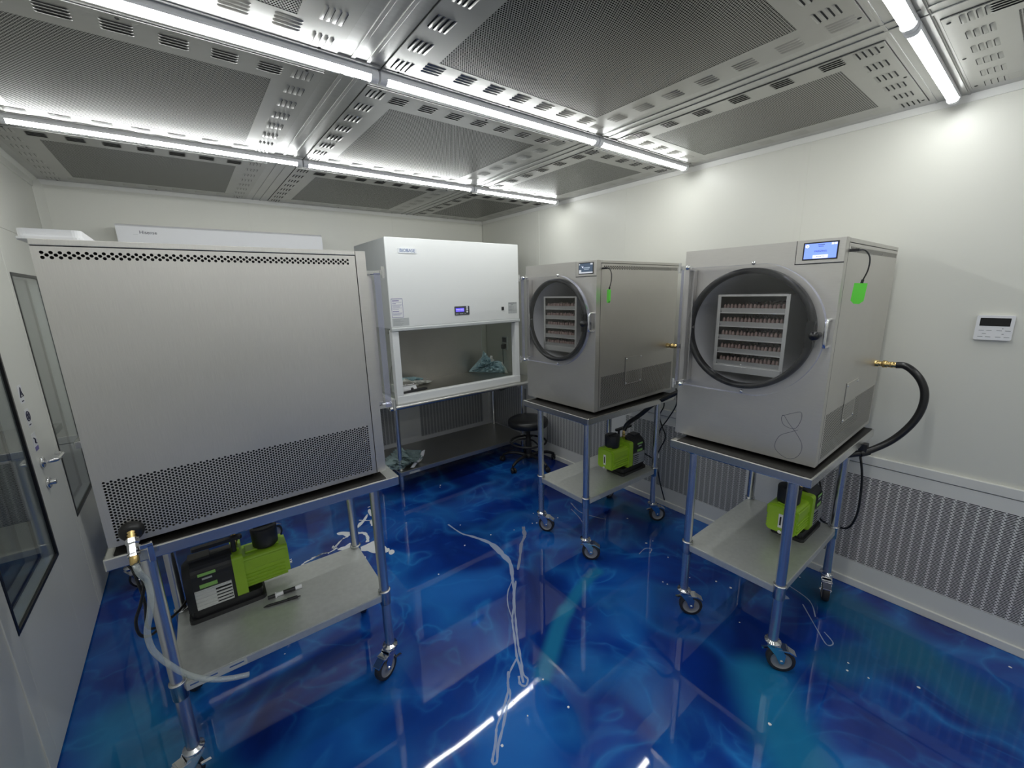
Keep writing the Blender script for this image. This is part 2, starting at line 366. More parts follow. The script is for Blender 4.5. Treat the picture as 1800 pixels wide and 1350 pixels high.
def lower_wall(w, axis, spans, a_lo, a_hi):
    """return-air wainscot: plain sheet between slotted grille sheets, ledge on top, kerb at the floor"""
    rot = (0, 0, PI/2) if axis == 'x' else (0, 0, 0)      # local x runs along the wall
    def put(name, mb, m, bev=0., l=None): return obj(name, mb, m, w, rot=rot, bevel=bev, label=l)
    if axis == 'x': sgn = 1.
    else: sgn = -1.
    # with rot pi/2 a local (a, d, z) lands at world (-d, a, z); without it at (a, d, z)
    def box(a0, a1, d0, d1, z0, z1): return MB().box(a0, a1, sgn*d0, sgn*d1, z0, z1)
    edges = sorted(spans); cur = a_lo
    z0, z1 = .150, .675
    put('wainscot_sheet', MB().box(a_lo, a_hi, -.001*sgn, sgn*.010, z1, .742).box(a_lo, a_hi, -.001*sgn, sgn*.010, .046, z0), M_trim)
    for s0, s1 in edges+[(a_hi, a_hi)]:
        if s0 > cur+.01: put('wainscot_sheet', box(cur+.002, s0, -.001, .010, z0, z1), M_trim)
        cur = s1
    put('ledge', box(a_lo, a_hi, -.012, .014, .746, .795), M_trim, .003)
    put('kerb', box(a_lo, a_hi, -.012, .020, 0, .045), M_trim, .004)
    for s0, s1 in edges:
        put('filter_backing', box(s0, s1, -.011, -.004, z0, z1), M_void)
        g = put('grille', grille_mesh(s0, s1, z0, z1), M_grille); g.location = (-.010, 0, 0) if axis == 'x' else (0, -.010, 0)
wall_right()

def wall_back():
    w = struct(obj('wall_back', MB().box(XL-.1, .1, .012, .1, 0, H), M_wall_seam), 'off-white panelled back wall behind the white cabinet')
    xs = [XL, -2.275, -1.057, 0.]
    for a, b in zip(xs[:-1], xs[1:]):
        obj('panel', MB().box(a+.002, b-.002, 0, .012, .795, H), M_wall, w, bevel=.0012)
    for x in xs[1:-1]:
        obj('joint_strip', MB().box(x-.016, x+.016, -.0012, .002, .80, H), M_wall, w, bevel=.0008)
    lower_wall(w, 'y', [(-.945, -.10), (-1.98, -1.18), (-3.05, -2.2)], XL, 0.)
wall_back()
struct(obj('wall_front', MB().box(XL-.1, .1, YF-.1, YF, 0, H), M_wall), 'off-white wall behind the photographer')
# coves along the ceiling and the corner post at the far left
struct(obj('trim_1', MB().prism([(XL, 0), (XL+.045, 0), (XL, -.045)], 'z', 0, H-.002), M_wall, bevel=.004), 'off-white vertical corner cove')
struct(obj('trim_2', MB().prism([(XL, H-.055), (XL+.006, H-.055), (XL+.012, H-.02), (XL+.03, H), (XL, H)], 'y', YF, 0), M_wall), 'off-white cove where left wall meets ceiling')
struct(obj('trim_3', MB().prism([(0, H-.03), (-.006, H-.03), (-.012, H), (0, H)], 'y', YF, 0), M_trim), 'thin cove where grille wall meets ceiling')
struct(obj('trim_4', MB().prism([(0, H-.03), (-.006, H-.03), (-.012, H), (0, H)], 'x', XL, 0), M_trim), 'thin cove where back wall meets ceiling')

# left wall with two glazed door leaves
WIN = {1: (-1.005, -.47, .565, 1.863), 2: (-2.07, -1.465, .57, 1.87)}
LEAF = {1: (-1.045, -.36, .01, 2.08), 2: (-2.16, -1.05, .01, 2.08)}
def ring_boxes(mb, x0, x1, o, i):
    (a0, a1, b0, b1), (c0, c1, d0, d1) = o, i
    mb.box(x0, x1, a0, c0, b0, b1); mb.box(x0, x1, c1, a1, b0, b1); mb.box(x0, x1, c0, c1, b0, d0); mb.box(x0, x1, c0, c1, d1, b1); return mb
def left_wall():
    mb = MB(); x0, x1 = XL-.06, XL
    mb.box(x0, x1, YF-.1, LEAF[2][0], 0, H); mb.box(x0, x1, LEAF[1][1], .1, 0, H); mb.box(x0, x1, LEAF[2][0], LEAF[1][1], 2.084, H)
    struct(obj('wall_left', mb, M_wall), 'off-white wall with two glazed door leaves')
    for n in (1, 2):
        y0, y1, z0, z1 = LEAF[n]; wy0, wy1, wz0, wz1 = WIN[n]
        d = struct(obj('door_%d' % n, ring_boxes(MB(), XL-.052, XL+.004, (y0+.002, y1-.002, z0, z1), (wy0, wy1, wz0, wz1)), M_wall, bevel=.002),
                   ['', 'off-white glazed door leaf half hidden behind the nearest freeze dryer', 'off-white glazed door leaf with lever handle and warning stickers'][n])
        b = .017
        obj('window_gasket', ring_boxes(MB(), XL-.004, XL+.0065, (wy0-b*.4, wy1+b*.4, wz0-b*.4, wz1+b*.4), (wy0+b*.6, wy1-b*.6, wz0+b*.6, wz1-b*.6)), M_rubber, d, bevel=.002)
        obj('window_reveal', ring_boxes(MB(), XL-.05, XL-.004, (wy0, wy1, wz0, wz1), (wy0+.006, wy1-.006, wz0+.006, wz1-.006)), M_whiteg, d)
        obj('inner_gasket', ring_boxes(MB(), XL-.056, XL-.046, (wy0, wy1, wz0, wz1), (wy0+.016, wy1-.016, wz0+.016, wz1-.016)), M_rubber, d)
        obj('pane', MB().box(XL-.003, XL-.001, wy0, wy1, wz0, wz1), M_glass, d)
        obj('pane', MB().box(XL-.052, XL-.050, wy0, wy1, wz0, wz1), M_glass, d)
        if n == 2:
            h = MB(); yb, zb = -1.335, .985
            h.lathe([(0, 0), (.026, 0), (.026, .008), (.022, .011), (0, .011)], (XL+.004, yb, zb), (1, 0, 0))
            h.tube(catmull([(XL+.012, yb, zb), (XL+.035, yb, zb), (XL+.055, yb+.012, zb), (XL+.058, yb+.05, zb), (XL+.058, yb+.09, zb), (XL+.05, yb+.118, zb), (XL+.03, yb+.135, zb)], 5), .0095, 10)
            obj('lever_handle', h, M_chrome, d, label='chrome lever handle')
            k = MB().lathe([(0, 0), (.027, 0), (.027, .008), (.022, .012), (.012, .012), (.012, .03), (0, .03)], (XL+.004, yb+.004, zb-.105), (1, 0, 0))
            obj('lock_rosette', k, M_chrome, d)
            for i, (sy, sz) in enumerate(((-1.345, 1.318), (-1.338, 1.205), (-1.338, 1.09))):
                st = obj('sticker', MB().box(XL+.004, XL+.0048, sy-.029, sy+.029, sz-.042, sz+.042), M_label, d, bevel=.0)
                mk = MB(); X = XL+.0052
                if i == 0:
                    mk.tube([(X, sy-.02, sz-.012), (X, sy+.02, sz-.012), (X, sy, sz+.03)], .0028, 4, closed=True); mk.tube([(X, sy, sz-.004), (X, sy, sz+.012)], .002, 4)
                elif i == 1:
                    mk.tube([(X, sy+.022*math.cos(a), sz+.008+.022*math.sin(a)) for a in [k*PI/8 for k in range(16)]], .0028, 4, closed=True)
                    mk.tube([(X, sy-.015, sz+.022), (X, sy+.015, sz-.006)], .0025, 4); mk.tube([(X, sy-.004, sz-.005), (X, sy+.004, sz+.02)], .003, 4)
                else:
                    mk.tube([(X, sy-.012, sz+.02), (X, sy+.004, sz+.012), (X, sy-.002, sz-.004), (X, sy+.014, sz-.01)], .0035, 4)
                    mk.use(1).box(X-.0002, X+.0004, sy-.024, sy+.026, sz-.042, sz-.022).use(0)
                if i < 2: mk.box(X-.0002, X+.0004, sy-.014, sy+.014, sz-.034, sz-.029)
                obj('pictogram', mk, [M_ink, M_ink_p], st)
left_wall()
# the room seen dimly through the glazing
struct(obj('wall_corridor', MB().box(-5.1, -5.0, -4.9, 1.2, 0, H).box(-5.1, XL-.06, 1.2, 1.3, 0, H).box(-5.1, XL-.06, -5.0, -4.9, 0, H), mat('corridor_wall', (.42, .43, .41), 0, .5)), 'grey wall beyond the glazed doors')
struct(obj('floor_corridor', MB().box(-5.1, XL-.1, -4.9, 1.2, -.06, 0), mat('corridor_floor', (.20, .22, .23), 0, .4)), 'dull grey floor beyond the glazed doors')
struct(obj('ceiling_corridor', MB().box(-5.1, XL-.06, -4.9, 1.2, H, H+.06), mat('corridor_wall')), 'grey ceiling beyond the glazed doors')
cb = thing('steel_counter', 'steel counter with a low shelf seen dimly through the glazed doors', 'counter', (-4.6, -1.3, 0))
obj('worktop', MB().box(-.3, .25, -1.2, 1.5, .86, .90), M_top, cb, bevel=.003)
obj('shelf', MB().box(-.3, .25, -1.2, 1.5, .40, .43), M_top, cb, bevel=.003)
for x in (-.26, .21):
    for y in (-1.15, .15, 1.45): obj('leg', MB().cyl((x, y, 0), (x, y, .86), .02, n=10), M_tube, cb)

# ------------------------------------------------------------------ ceiling
ceil = struct(obj('ceiling', MB().box(XL-.06, .1, YF-.1, .1, H, H+.08), M_beam), 'grey metal clean room ceiling of perforated filter panels')
COLS = [(-3.405, -2.303), (-2.147, -1.030), (-.858, -.075)]
ROWS = [(-1.135, -.028), (-2.410, -1.300), (-3.668, -2.555), (-4.90, -3.80), (-6.16, -5.02)]
for gx in ((-2.225, .04), (-.944, .04)):
    for dx in (-.026, .026):
        obj('beam_rib', MB().box(gx[0]+dx-.007, gx[0]+dx+.007, YF, 0, H-.0035, H), M_beam, ceil, bevel=.001)
for yb in (-1.218, -2.483, -3.735, -4.96):
    for dy in (-.05, .05):
        obj('beam_rib', MB().box(XL, 0, yb+dy-.005, yb+dy+.005, H-.0025, H), M_beam, ceil, bevel=.001)
def louver_mesh():
    """pressed louvre: dark slot with a lifted lip; long axis x, opens toward -y, hangs below z=0"""
    mb = MB(); L, wd, hh = .064, .0068, .0027; n = 5; ends = .005
    mb.use(1).prism(rrect(-L/2, L/2, -wd/2-.0038, wd/2, .0045, 3), 'z', -.0005, 0); mb.use(0)
    xs = [-L/2-ends, -L/2, L/2, L/2+ends]; vs = []
    for i, x in enumerate(xs):
        k = 0. if i in (0, 3) else 1.
        for j in range(n+1):
            t = j/n; y = wd/2+.0025 - (wd+.0030)*t; z = -hh*k*math.sin(t*PI/2)
            vs.append((x, y, z))
    fs = [(i*(n+1)+j, i*(n+1)+j+1, (i+1)*(n+1)+j+1, (i+1)*(n+1)+j) for i in range(3) for j in range(n)]
    return mb.add(vs, fs, True)
LOUV = louver_mesh(); LOUV_ME = LOUV.mesh('louver')
places = []      # (panel object, world xy, rotation)
for ci, (xa, xb) in enumerate(COLS):
    for ri, (ya, yb) in enumerate(ROWS):
        ins = .147 if ci < 2 else .12
        ma, mb_ = xa+ins, xb-ins; na, nb = ya+.148, yb-.150
        cx, cy = (xa+xb)/2, (ya+yb)/2
        pn = obj('panel', ring_boxes3 if False else MB().box(xa-cx, xb-cx, ya-cy, na-cy, -.004, 0).box(xa-cx, xb-cx, nb-cy, yb-cy, -.004, 0).box(xa-cx, ma-cx, na-cy, nb-cy, -.004, 0).box(mb_-cx, xb-cx, na-cy, nb-cy, -.004, 0),
                 M_ceil, ceil, loc=(cx, cy, H))
        obj('perforated_sheet', MB().box(ma-cx, mb_-cx, na-cy, nb-cy, -.0032, -.001), M_perf, pn)
        edge = MB()
        e = .0022
        edge.box(xa-cx-e, xb-cx+e, ya-cy-e, ya-cy, -.001, 0).box(xa-cx-e, xb-cx+e, yb-cy, yb-cy+e, -.001, 0).box(xa-cx-e, xa-cx, ya-cy, yb-cy, -.001, 0).box(xb-cx, xb-cx+e, ya-cy, yb-cy, -.001, 0)
        obj('panel_gap', edge, M_darkgap, pn)
        sc = MB()
        for fx in (.05, .5, .95):
            for fy in (.012, .988):
                sc.lathe([(0, -.0065), (.004, -.006), (.006, -.004)], (xa-cx+fx*(xb-xa), ya-cy+fy*(yb-ya), 0), n=10)
        sc2 = obj('screw_heads', sc, M_darkgap, pn)
        groups = []
        if ci < 2:
            for k in range(8):
                y = ya+.055+(yb-ya-.115)*k/7
                groups += [(xa+.052, y, 1), (xb-.062, y, 1)]
            for k in range(7):
                x = ma+.005+(mb_-ma-.02)*k/6
                groups += [(x, ya+.068, 0), (x, yb-.098, 0)]
        else:
            for k in range(6):
                x = xa+.045+(xb-xa-.085)*k/5; groups += [(x, ya+.058, 0), (x, yb-.07, 0)]
            for k in range(6):
                y = ya+.155+(yb-ya-.29)*k/5; groups += [(xa+.045, y, 1), (xb-.045, y, 1)]
        for gx, gy, turn in groups:
            px, py, pz = project((gx, gy, H))
            if not (-60 < px < 1860 and -60 < py < 1410): continue
            for j in range(4):
                o_ = (j-1.5)*.0175
                if turn: x, y, rz = gx+o_, gy, (-PI/2 if gx < cx else PI/2)
                else: x, y, rz = gx, gy+o_, (PI if gy > cy else 0)
                places.append((pz, pn, x-cx, y-cy, rz))
places.sort(key=lambda t: t[0])
rest = {}
for i, (pz, pn, x, y, rz) in enumerate(places):
    if i < 300: obj('louver', LOUV_ME, [M_ceil, M_darkgap], pn, (x, y, -.004), (0, 0, rz))
    else: rest.setdefault(pn, []).append((x, y, rz))
for pn, lst in rest.items():
    mb = MB()
    for x, y, rz in lst:
        c, s_ = math.cos(rz), math.sin(rz)
        o_ = len(mb.v); mb.v += [(x+c*a-s_*b, y+s_*a+c*b, z-.004) for a, b, z in LOUV.v]
        for f, m_, sm in zip(LOUV.f, LOUV.m, LOUV.sm): mb.f.append(tuple(k+o_ for k in f)); mb.m.append(m_); mb.sm.append(sm)
    obj('louver_field', mb, [M_ceil, M_darkgap], pn)['kind'] = 'stuff'

# ceiling tubes
def tube_light(x0, x1, y, label):
    L = x1-x0; t = thing('tube_light', label, 'light', (x0, y, H), 0, 'ceiling tube lights')
    arc = [(.0190*math.cos(a), -.0200+.0190*math.sin(a)) for a in [math.radians(-162+144*k/14) for k in range(15)]]
    n = len(arc)
    obj('diffuser', MB().add([(.026, *q) for q in arc]+[(L-.026, *q) for q in arc], [(i, i+1, n+i+1, n+i) for i in range(n-1)], True), M_tube_light, t)
    obj('housing', MB().prism([(-.0184, -.0255), (.0184, -.0255), (.0194, -.018), (.0150, 0), (-.0150, 0), (-.0194, -.018)], 'x', .004, L-.004), M_whiteg, t)
    obj('mounting_rail', MB().box(0, L, -.038, -.028, -.007, 0), M_ceil, t, label='thin wiring channel beside the tube')
    for x in (0, L-.026):
        obj('end_cap', MB().prism(rrect(-.0205, .0205, -.0415, 0, .017, 5), 'x', x, x+.026), M_whiteg, t, bevel=.0015)
ORD = {-4.965: 'unseen tube row added behind the camera as fill', -1.318: 'tube row nearest the back wall', -2.528: 'middle tube row', -3.748: 'front tube row'}  # the row behind the camera is unseen, added for frontal fill light
for y, spans in ((-1.318, [(-.965, -.095), (-2.148, -.973), (-3.325, -2.156)]), (-2.528, [(-.965, -.095), (-2.148, -.973), (-3.325, -2.156)]), (-3.748, [(-.935, -.070), (-2.118, -.943), (-3.300, -2.126)]), (-4.965, [(-.935, -.070), (-2.118, -.943), (-3.300, -2.126)])):
    for k, (a, b) in enumerate(spans):
        tube_light(a, b, y, ['short lit tube ending at the grille wall, ', 'lit ceiling tube in the middle of the ', 'lit ceiling tube at the door end of the '][k] + ORD[y])

tube_light(-4.9, -3.72, -1.3, 'unseen tube added to brighten the room beyond the glazed doors')  # extra unseen tube, added so the door glazing looks less dark

# ------------------------------------------------------------------ rolling steel tables
TW, TD, TH, SH = .597, .893, .985, .4215
IN = .083
def fn_top():
    mb = MB().box(0, TD, 0, -TW, TH-.040, TH); return mb
def fn_shelf():
    return MB().box(IN-.012, TD-IN+.012, -IN+.012, -TW+IN-.012, SH-.004, SH).box(IN-.012, IN-.008, -IN, -TW+IN, SH-.036, SH-.004).box(TD-IN+.008, TD-IN+.012, -IN, -TW+IN, SH-.036, SH-.004).box(IN, TD-IN, -IN+.012, -IN+.008, SH-.036, SH-.004).box(IN, TD-IN, -TW+IN-.012, -TW+IN-.008, SH-.036, SH-.004)
def fn_leg(): return MB().cyl((0, 0, .150), (0, 0, TH-.030), .0205, n=22)
def fn_collar(): return MB().lathe([(.0206, SH+.012), (.0265, SH+.012), (.0265, SH+.006), (.0245, SH+.003), (.0240, SH-.055), (.0206, SH-.058)], n=22)
def fn_flange(): return MB().lathe([(.0206, TH-.065), (.030, TH-.065), (.030, TH-.040)], n=22)
def fn_fork():
    mb = MB().lathe([(0, .152), (.0215, .152), (.0215, .148), (.033, .146), (.034, .140), (.026, .132), (.026, .126), (0, .126)], n=20)
    for s in (-1, 1):
        mb.prism([(-.026, .130), (.030, .130), (.052, .095), (.048, .052), (.030, .048), (.012, .085)], 'y', s*.021, s*.0235)
    mb.box(-.022, .030, -.0235, .0235, .126, .131)
    mb.cyl((.038, -.028, .058), (.038, .028, .058), .007, n=10)
    return mb
def fn_wheel(): return MB().use(0).lathe([(.042, -.015), (.055, -.015), (.0575, -.010), (.058, 0), (.0575, .010), (.055, .015), (.042, .015)], (.038, 0, .058), (0, 1, 0), 28).use(1).lathe([(0, -.016), (.012, -.017), (.014, -.011), (.040, -.011), (.0435, -.015)], (.038, 0, .058), (0, 1, 0), 28).lathe([(.0435, .015), (.040, .011), (.014, .011), (.012, .017), (0, .016)], (.038, 0, .058), (0, 1, 0), 28)
def fn_brake():
    mb = MB(); mb.box(.020, .062, -.024, .024, .112, .120)
    mb.prism([(.055, .122), (.094, .098), (.094, .092), (.055, .112)], 'y', -.018, .018)
    return mb
def fn_pedal(): return MB().prism([(-.030, .068), (-.002, .080), (-.002, .086), (-.034, .076)], 'y', .0225, .034)
def make_table(fr, label, yaws, group='rolling stainless steel tables'):
    t = thing('rolling_table', label, 'table', (fr.o.x, fr.o.y, 0), fr.a, group)
    obj('tabletop', cached('tabletop', fn_top), M_top, t, bevel=.004)
    obj('undershelf', cached('undershelf', fn_shelf), M_galv, t, bevel=.002)
    for k, (v, u) in enumerate(((IN, IN), (IN, TW-IN), (TD-IN, TW-IN), (TD-IN, IN))):
        l = obj('leg', cached('leg', fn_leg), M_tube, t, (v, -u, 0))
        obj('collar', cached('collar', fn_collar), M_tube, l)
        obj('flange', cached('flange', fn_flange), M_tube, l)
        c = obj('caster', cached('caster_fork', fn_fork), M_chrome, t, (v, -u, 0), (0, 0, yaws[k]-fr.a))
        obj('wheel', cached('wheel', fn_wheel), [M_wheel, M_hub], c)
        obj('brake_lever', cached('brake', fn_brake), M_chrome, c, bevel=.001)
        obj('brake_pedal', cached('pedal', fn_pedal), M_chrome, c, bevel=.001)
    return t
TL = Fr(-2.2336, -2.5968, PI-.0237); TM = Fr(-1.0801, -2.0049, -.0132); TR = Fr(-1.0349, -3.0901, -.0005)
DL = Fr(-2.2674, -2.5468, PI+.0034); DM = Fr(-1.0127, -1.9746, .0179); DR = Fr(-.9618, -3.0712, .0156)
toR = math.radians(-58)
tabL = make_table(TL, 'rolling steel table under the nearest freeze dryer, beside the glazed doors', (math.radians(205), 1.2, 2.2, math.radians(200)))
tabM = make_table(TM, 'rolling steel table under the farther of the two dryers with round doors', (toR, toR+.1, math.radians(-40), math.radians(10)))
tabR = make_table(TR, 'rolling steel table under the round-door dryer with the lit blue screen', (toR+.15, toR, math.radians(200), math.radians(150)))
TX = Fr(-2.512, -1.033, PI)
tabX = make_table(TX, 'rolling steel table behind the nearest freeze dryer, one leg showing by the door', (.4, 1.2, 2.2, math.radians(-25)))
# paper stickers on the shelf edges
st = MB().box(TD-IN-.20, TD-IN-.02, -IN+.0125, -IN+.0132, SH-.033, SH-.005)
s1 = obj('sticker', st, M_label_g, tabL, label='printed maker sticker on the shelf edge')
for i, (a, b) in enumerate(((.0, .045), (.080, .115), (.135, .160))):
    obj('print_line', MB().box(TD-IN-.19+a, TD-IN-.19+b, -IN+.0133, -IN+.0137, SH-.019, SH-.014), M_ink_b, s1)
obj('sticker', MB().box(IN+.02, IN+.12, -TW+IN-.0132, -TW+IN-.0125, SH-.032, SH-.006), M_label_g, tabM)

# ------------------------------------------------------------------ freeze dryers
DW, DD, DH = .597, .845, .872
CU, CZ = .292, .531          # centre of the round opening
def hole_cells(mb, a0, a1, b0, b1, ca, cb, r, mapper, n=8):
    """sheet pierced by a staggered field of round holes"""
    nc = round((a1-a0)/ca); ca = (a1-a0)/nc; nr = round((b1-b0)/cb); cb = (b1-b0)/nr
    for c in range(nc):
        x0 = a0+c*ca; x1 = x0+ca; off = cb/2 if c % 2 else 0.
        if off:
            for q0, q1 in ((b0, b0+off), (b1-off, b1)): mb.add([mapper(*q) for q in ((x0, q0), (x1, q0), (x1, q1), (x0, q1))], [(0, 1, 2, 3)])
        for k in range(nr-(1 if off else 0)):
            y0 = b0+off+k*cb; y1 = y0+cb; cx, cy = (x0+x1)/2, (y0+y1)/2
            o = [(x1, cy), (x1, y1), (cx, y1), (x0, y1), (x0, cy), (x0, y0), (cx, y0), (x1, y0)]
            i = [(cx+r*math.cos(PI*t/4), cy+r*math.sin(PI*t/4)) for t in range(8)]
            mb.add([mapper(*q) for q in o+i], [(t, (t+1) % 8, 8+(t+1) % 8, 8+t) for t in range(8)])
def fn_side():
    """side sheet in the plane y=0: vent strip at the top, perforated field at the bottom"""
    mb = MB(); mp = lambda a, b: (a, 0, b)
    xa, xb = .039, DD-.002; pa, pb, q0, q1 = .055, .825, .015, .208; ta, tb, t0, t1 = .062, .83, .820, .845
    R = lambda a, b, c, d: mb.add([mp(a, c), mp(b, c), mp(b, d), mp(a, d)], [(0, 1, 2, 3)])
    R(xa, xb, .002, q0); R(xa, pa, q0, q1); R(pb, xb, q0, q1); R(xa, xb, q1, t0); R(xa, ta, t0, t1); R(tb, xb, t0, t1); R(xa, xb, t1, DH-.018)
    hole_cells(mb, pa, pb, q0, q1, .0081, .0094, .0034, mp)
    hole_cells(mb, ta, tb, t0, t1, .0083, .0125, .0043, mp)
    return mb
def fn_front():
    mb = MB(); ro = .240; n = 64; x = 0
    cor = [math.atan2(z-CZ, y+CU) % (2*PI) for y, z in ((0, 0), (-DW, 0), (-DW, DH), (0, DH))]
    ang = sorted([2*PI*k/n for k in range(n)]+cor)
    def border(a):
        c, s = math.cos(a), math.sin(a); ts = []
        if c > 1e-9: ts.append(CU/c)
        if c < -1e-9: ts.append((-DW+CU)/c)
        if s > 1e-9: ts.append((DH-CZ)/s)
        if s < -1e-9: ts.append(-CZ/s)
        t = min(ts); return (-CU+c*t, CZ+s*t)
    m = len(ang); inn = [(0, -CU+ro*math.cos(a), CZ+ro*math.sin(a)) for a in ang]; out = [(0, *border(a)) for a in ang]
    mb.add(inn+out, [(i, (i+1) % m, m+(i+1) % m, m+i) for i in range(m)])
    # folded returns of the bezel
    mb.box(.0, .036, 0, -.0015, 0, DH).box(.0, .036, -DW, -DW+.0015, 0, DH).box(.0, .036, 0, -DW, DH-.0015, DH).box(.0, .036, 0, -DW, 0, .0015)
    return mb
def fn_shell(): return MB().box(.037, DD, 0.0005, -DW-.0005, DH-.016, DH)
def fn_back(): return MB().box(DD-.002, DD, -.001, -DW+.001, 0, DH-.016).box(.037, DD, -.001, -DW+.001, 0, .002)
def fn_chamber(): return MB().lathe([(.240, 0), (.236, .01), (.236, .70), (.12, .74), (0, .745)], (0, -CU, CZ), (1, 0, 0), 56)
def fn_gasket(): return MB().lathe([(.2305, .004), (.2300, -.022), (.2345, -.029), (.2480, -.029), (.2525, -.022), (.2535, .001)], (0, -CU, CZ), (1, 0, 0), 64)
def fn_door():
    poly = [(-.012, .268), (-.012, .795)]
    c = (-.31, .5285); r = .2735; z1 = .795; a1 = math.asin((z1-c[1])/r); a0 = -a1
    # y decreases to the right: sweep the arc from top to bottom
    for k in range(29):
        a = a1+(a0-a1)*k/28; poly.append((c[0]-r*math.cos(a), c[1]+r*math.sin(a)))
    poly.append((-.012, .262)); poly = poly[1:]
    return MB().prism(poly, 'x', -.054, -.030, side=1)
def fn_hinge():
    mb = MB(); mb.box(-.058, 0, -.014, -.026, -.006, .006).cyl((-.066, -.010, -.022), (-.066, -.010, .022), .0065, n=12)
    mb.cyl((-.060, -.045, 0), (-.026, -.045, 0), .008, n=12); mb.box(-.060, -.055, -.010, -.060, -.009, .009); mb.lathe([(0, .012), (.006, .010), (.010, .004), (.010, 0)], (-.060, -.045, 0), (-1, 0, 0), 14)
    return mb
def fn_handle(): return MB().tube(catmull([(0, 0, -.05), (-.022, 0, -.051), (-.040, 0, -.043), (-.044, 0, 0), (-.040, 0, .043), (-.022, 0, .051), (0, 0, .05)], 6), .0058, 10)
def fn_latch():
    mb = MB(); mb.lathe([(0, -.075), (.013, -.072), (.017, -.064), (.017, -.050), (.010, -.046), (.010, 0)], (0, -.553, .525), (1, 0, 0), 18)
    mb.box(-.030, -.004, -.515, -.542, .475, .575); return mb
def fn_rack():
    mb = MB(); y0, y1 = -.157, -.440; x0, x1 = .012, .66
    mb.box(x0, x1, y0, y0-.004, .352, .676).box(x0, x1, y1, y1+.004, .352, .676)
    mb.box(x0, x0+.003, y0, y0-.014, .352, .676).box(x0, x0+.003, y1, y1+.014, .352, .676)
    mb.box(x0, x1, y0, y1, .672, .676).box(x0-.002, x0+.002, y0-.006, y1+.006, .668, .677); return mb
SHZ = [.3700, .4255, .4835, .5415, .6000]
def fn_rshelf(): return MB().box(.014, .66, -.160, -.437, 0, .003).box(.012, .015, -.160, -.437, -.001, .0035)
def fn_rbase(): return MB().box(.006, .66, -.163, -.434, .338, .341).box(.006, .009, -.163, -.434, .338, .366).box(.006, .030, -.163, -.434, .363, .366)
def fn_plate():
    mb = MB().box(.288, .462, -DW-.0005, -DW-.003, .208, .296)
    hole_cells(mb, .292, .458, .126, .208, .0081, .0094, .0034, lambda a, b: (a, -DW-.003, b))
    return mb.box(.288, .292, -DW-.0005, -DW-.003, .122, .208).box(.458, .462, -DW-.0005, -DW-.003, .122, .208).box(.288, .462, -DW-.0005, -DW-.003, .122, .126)
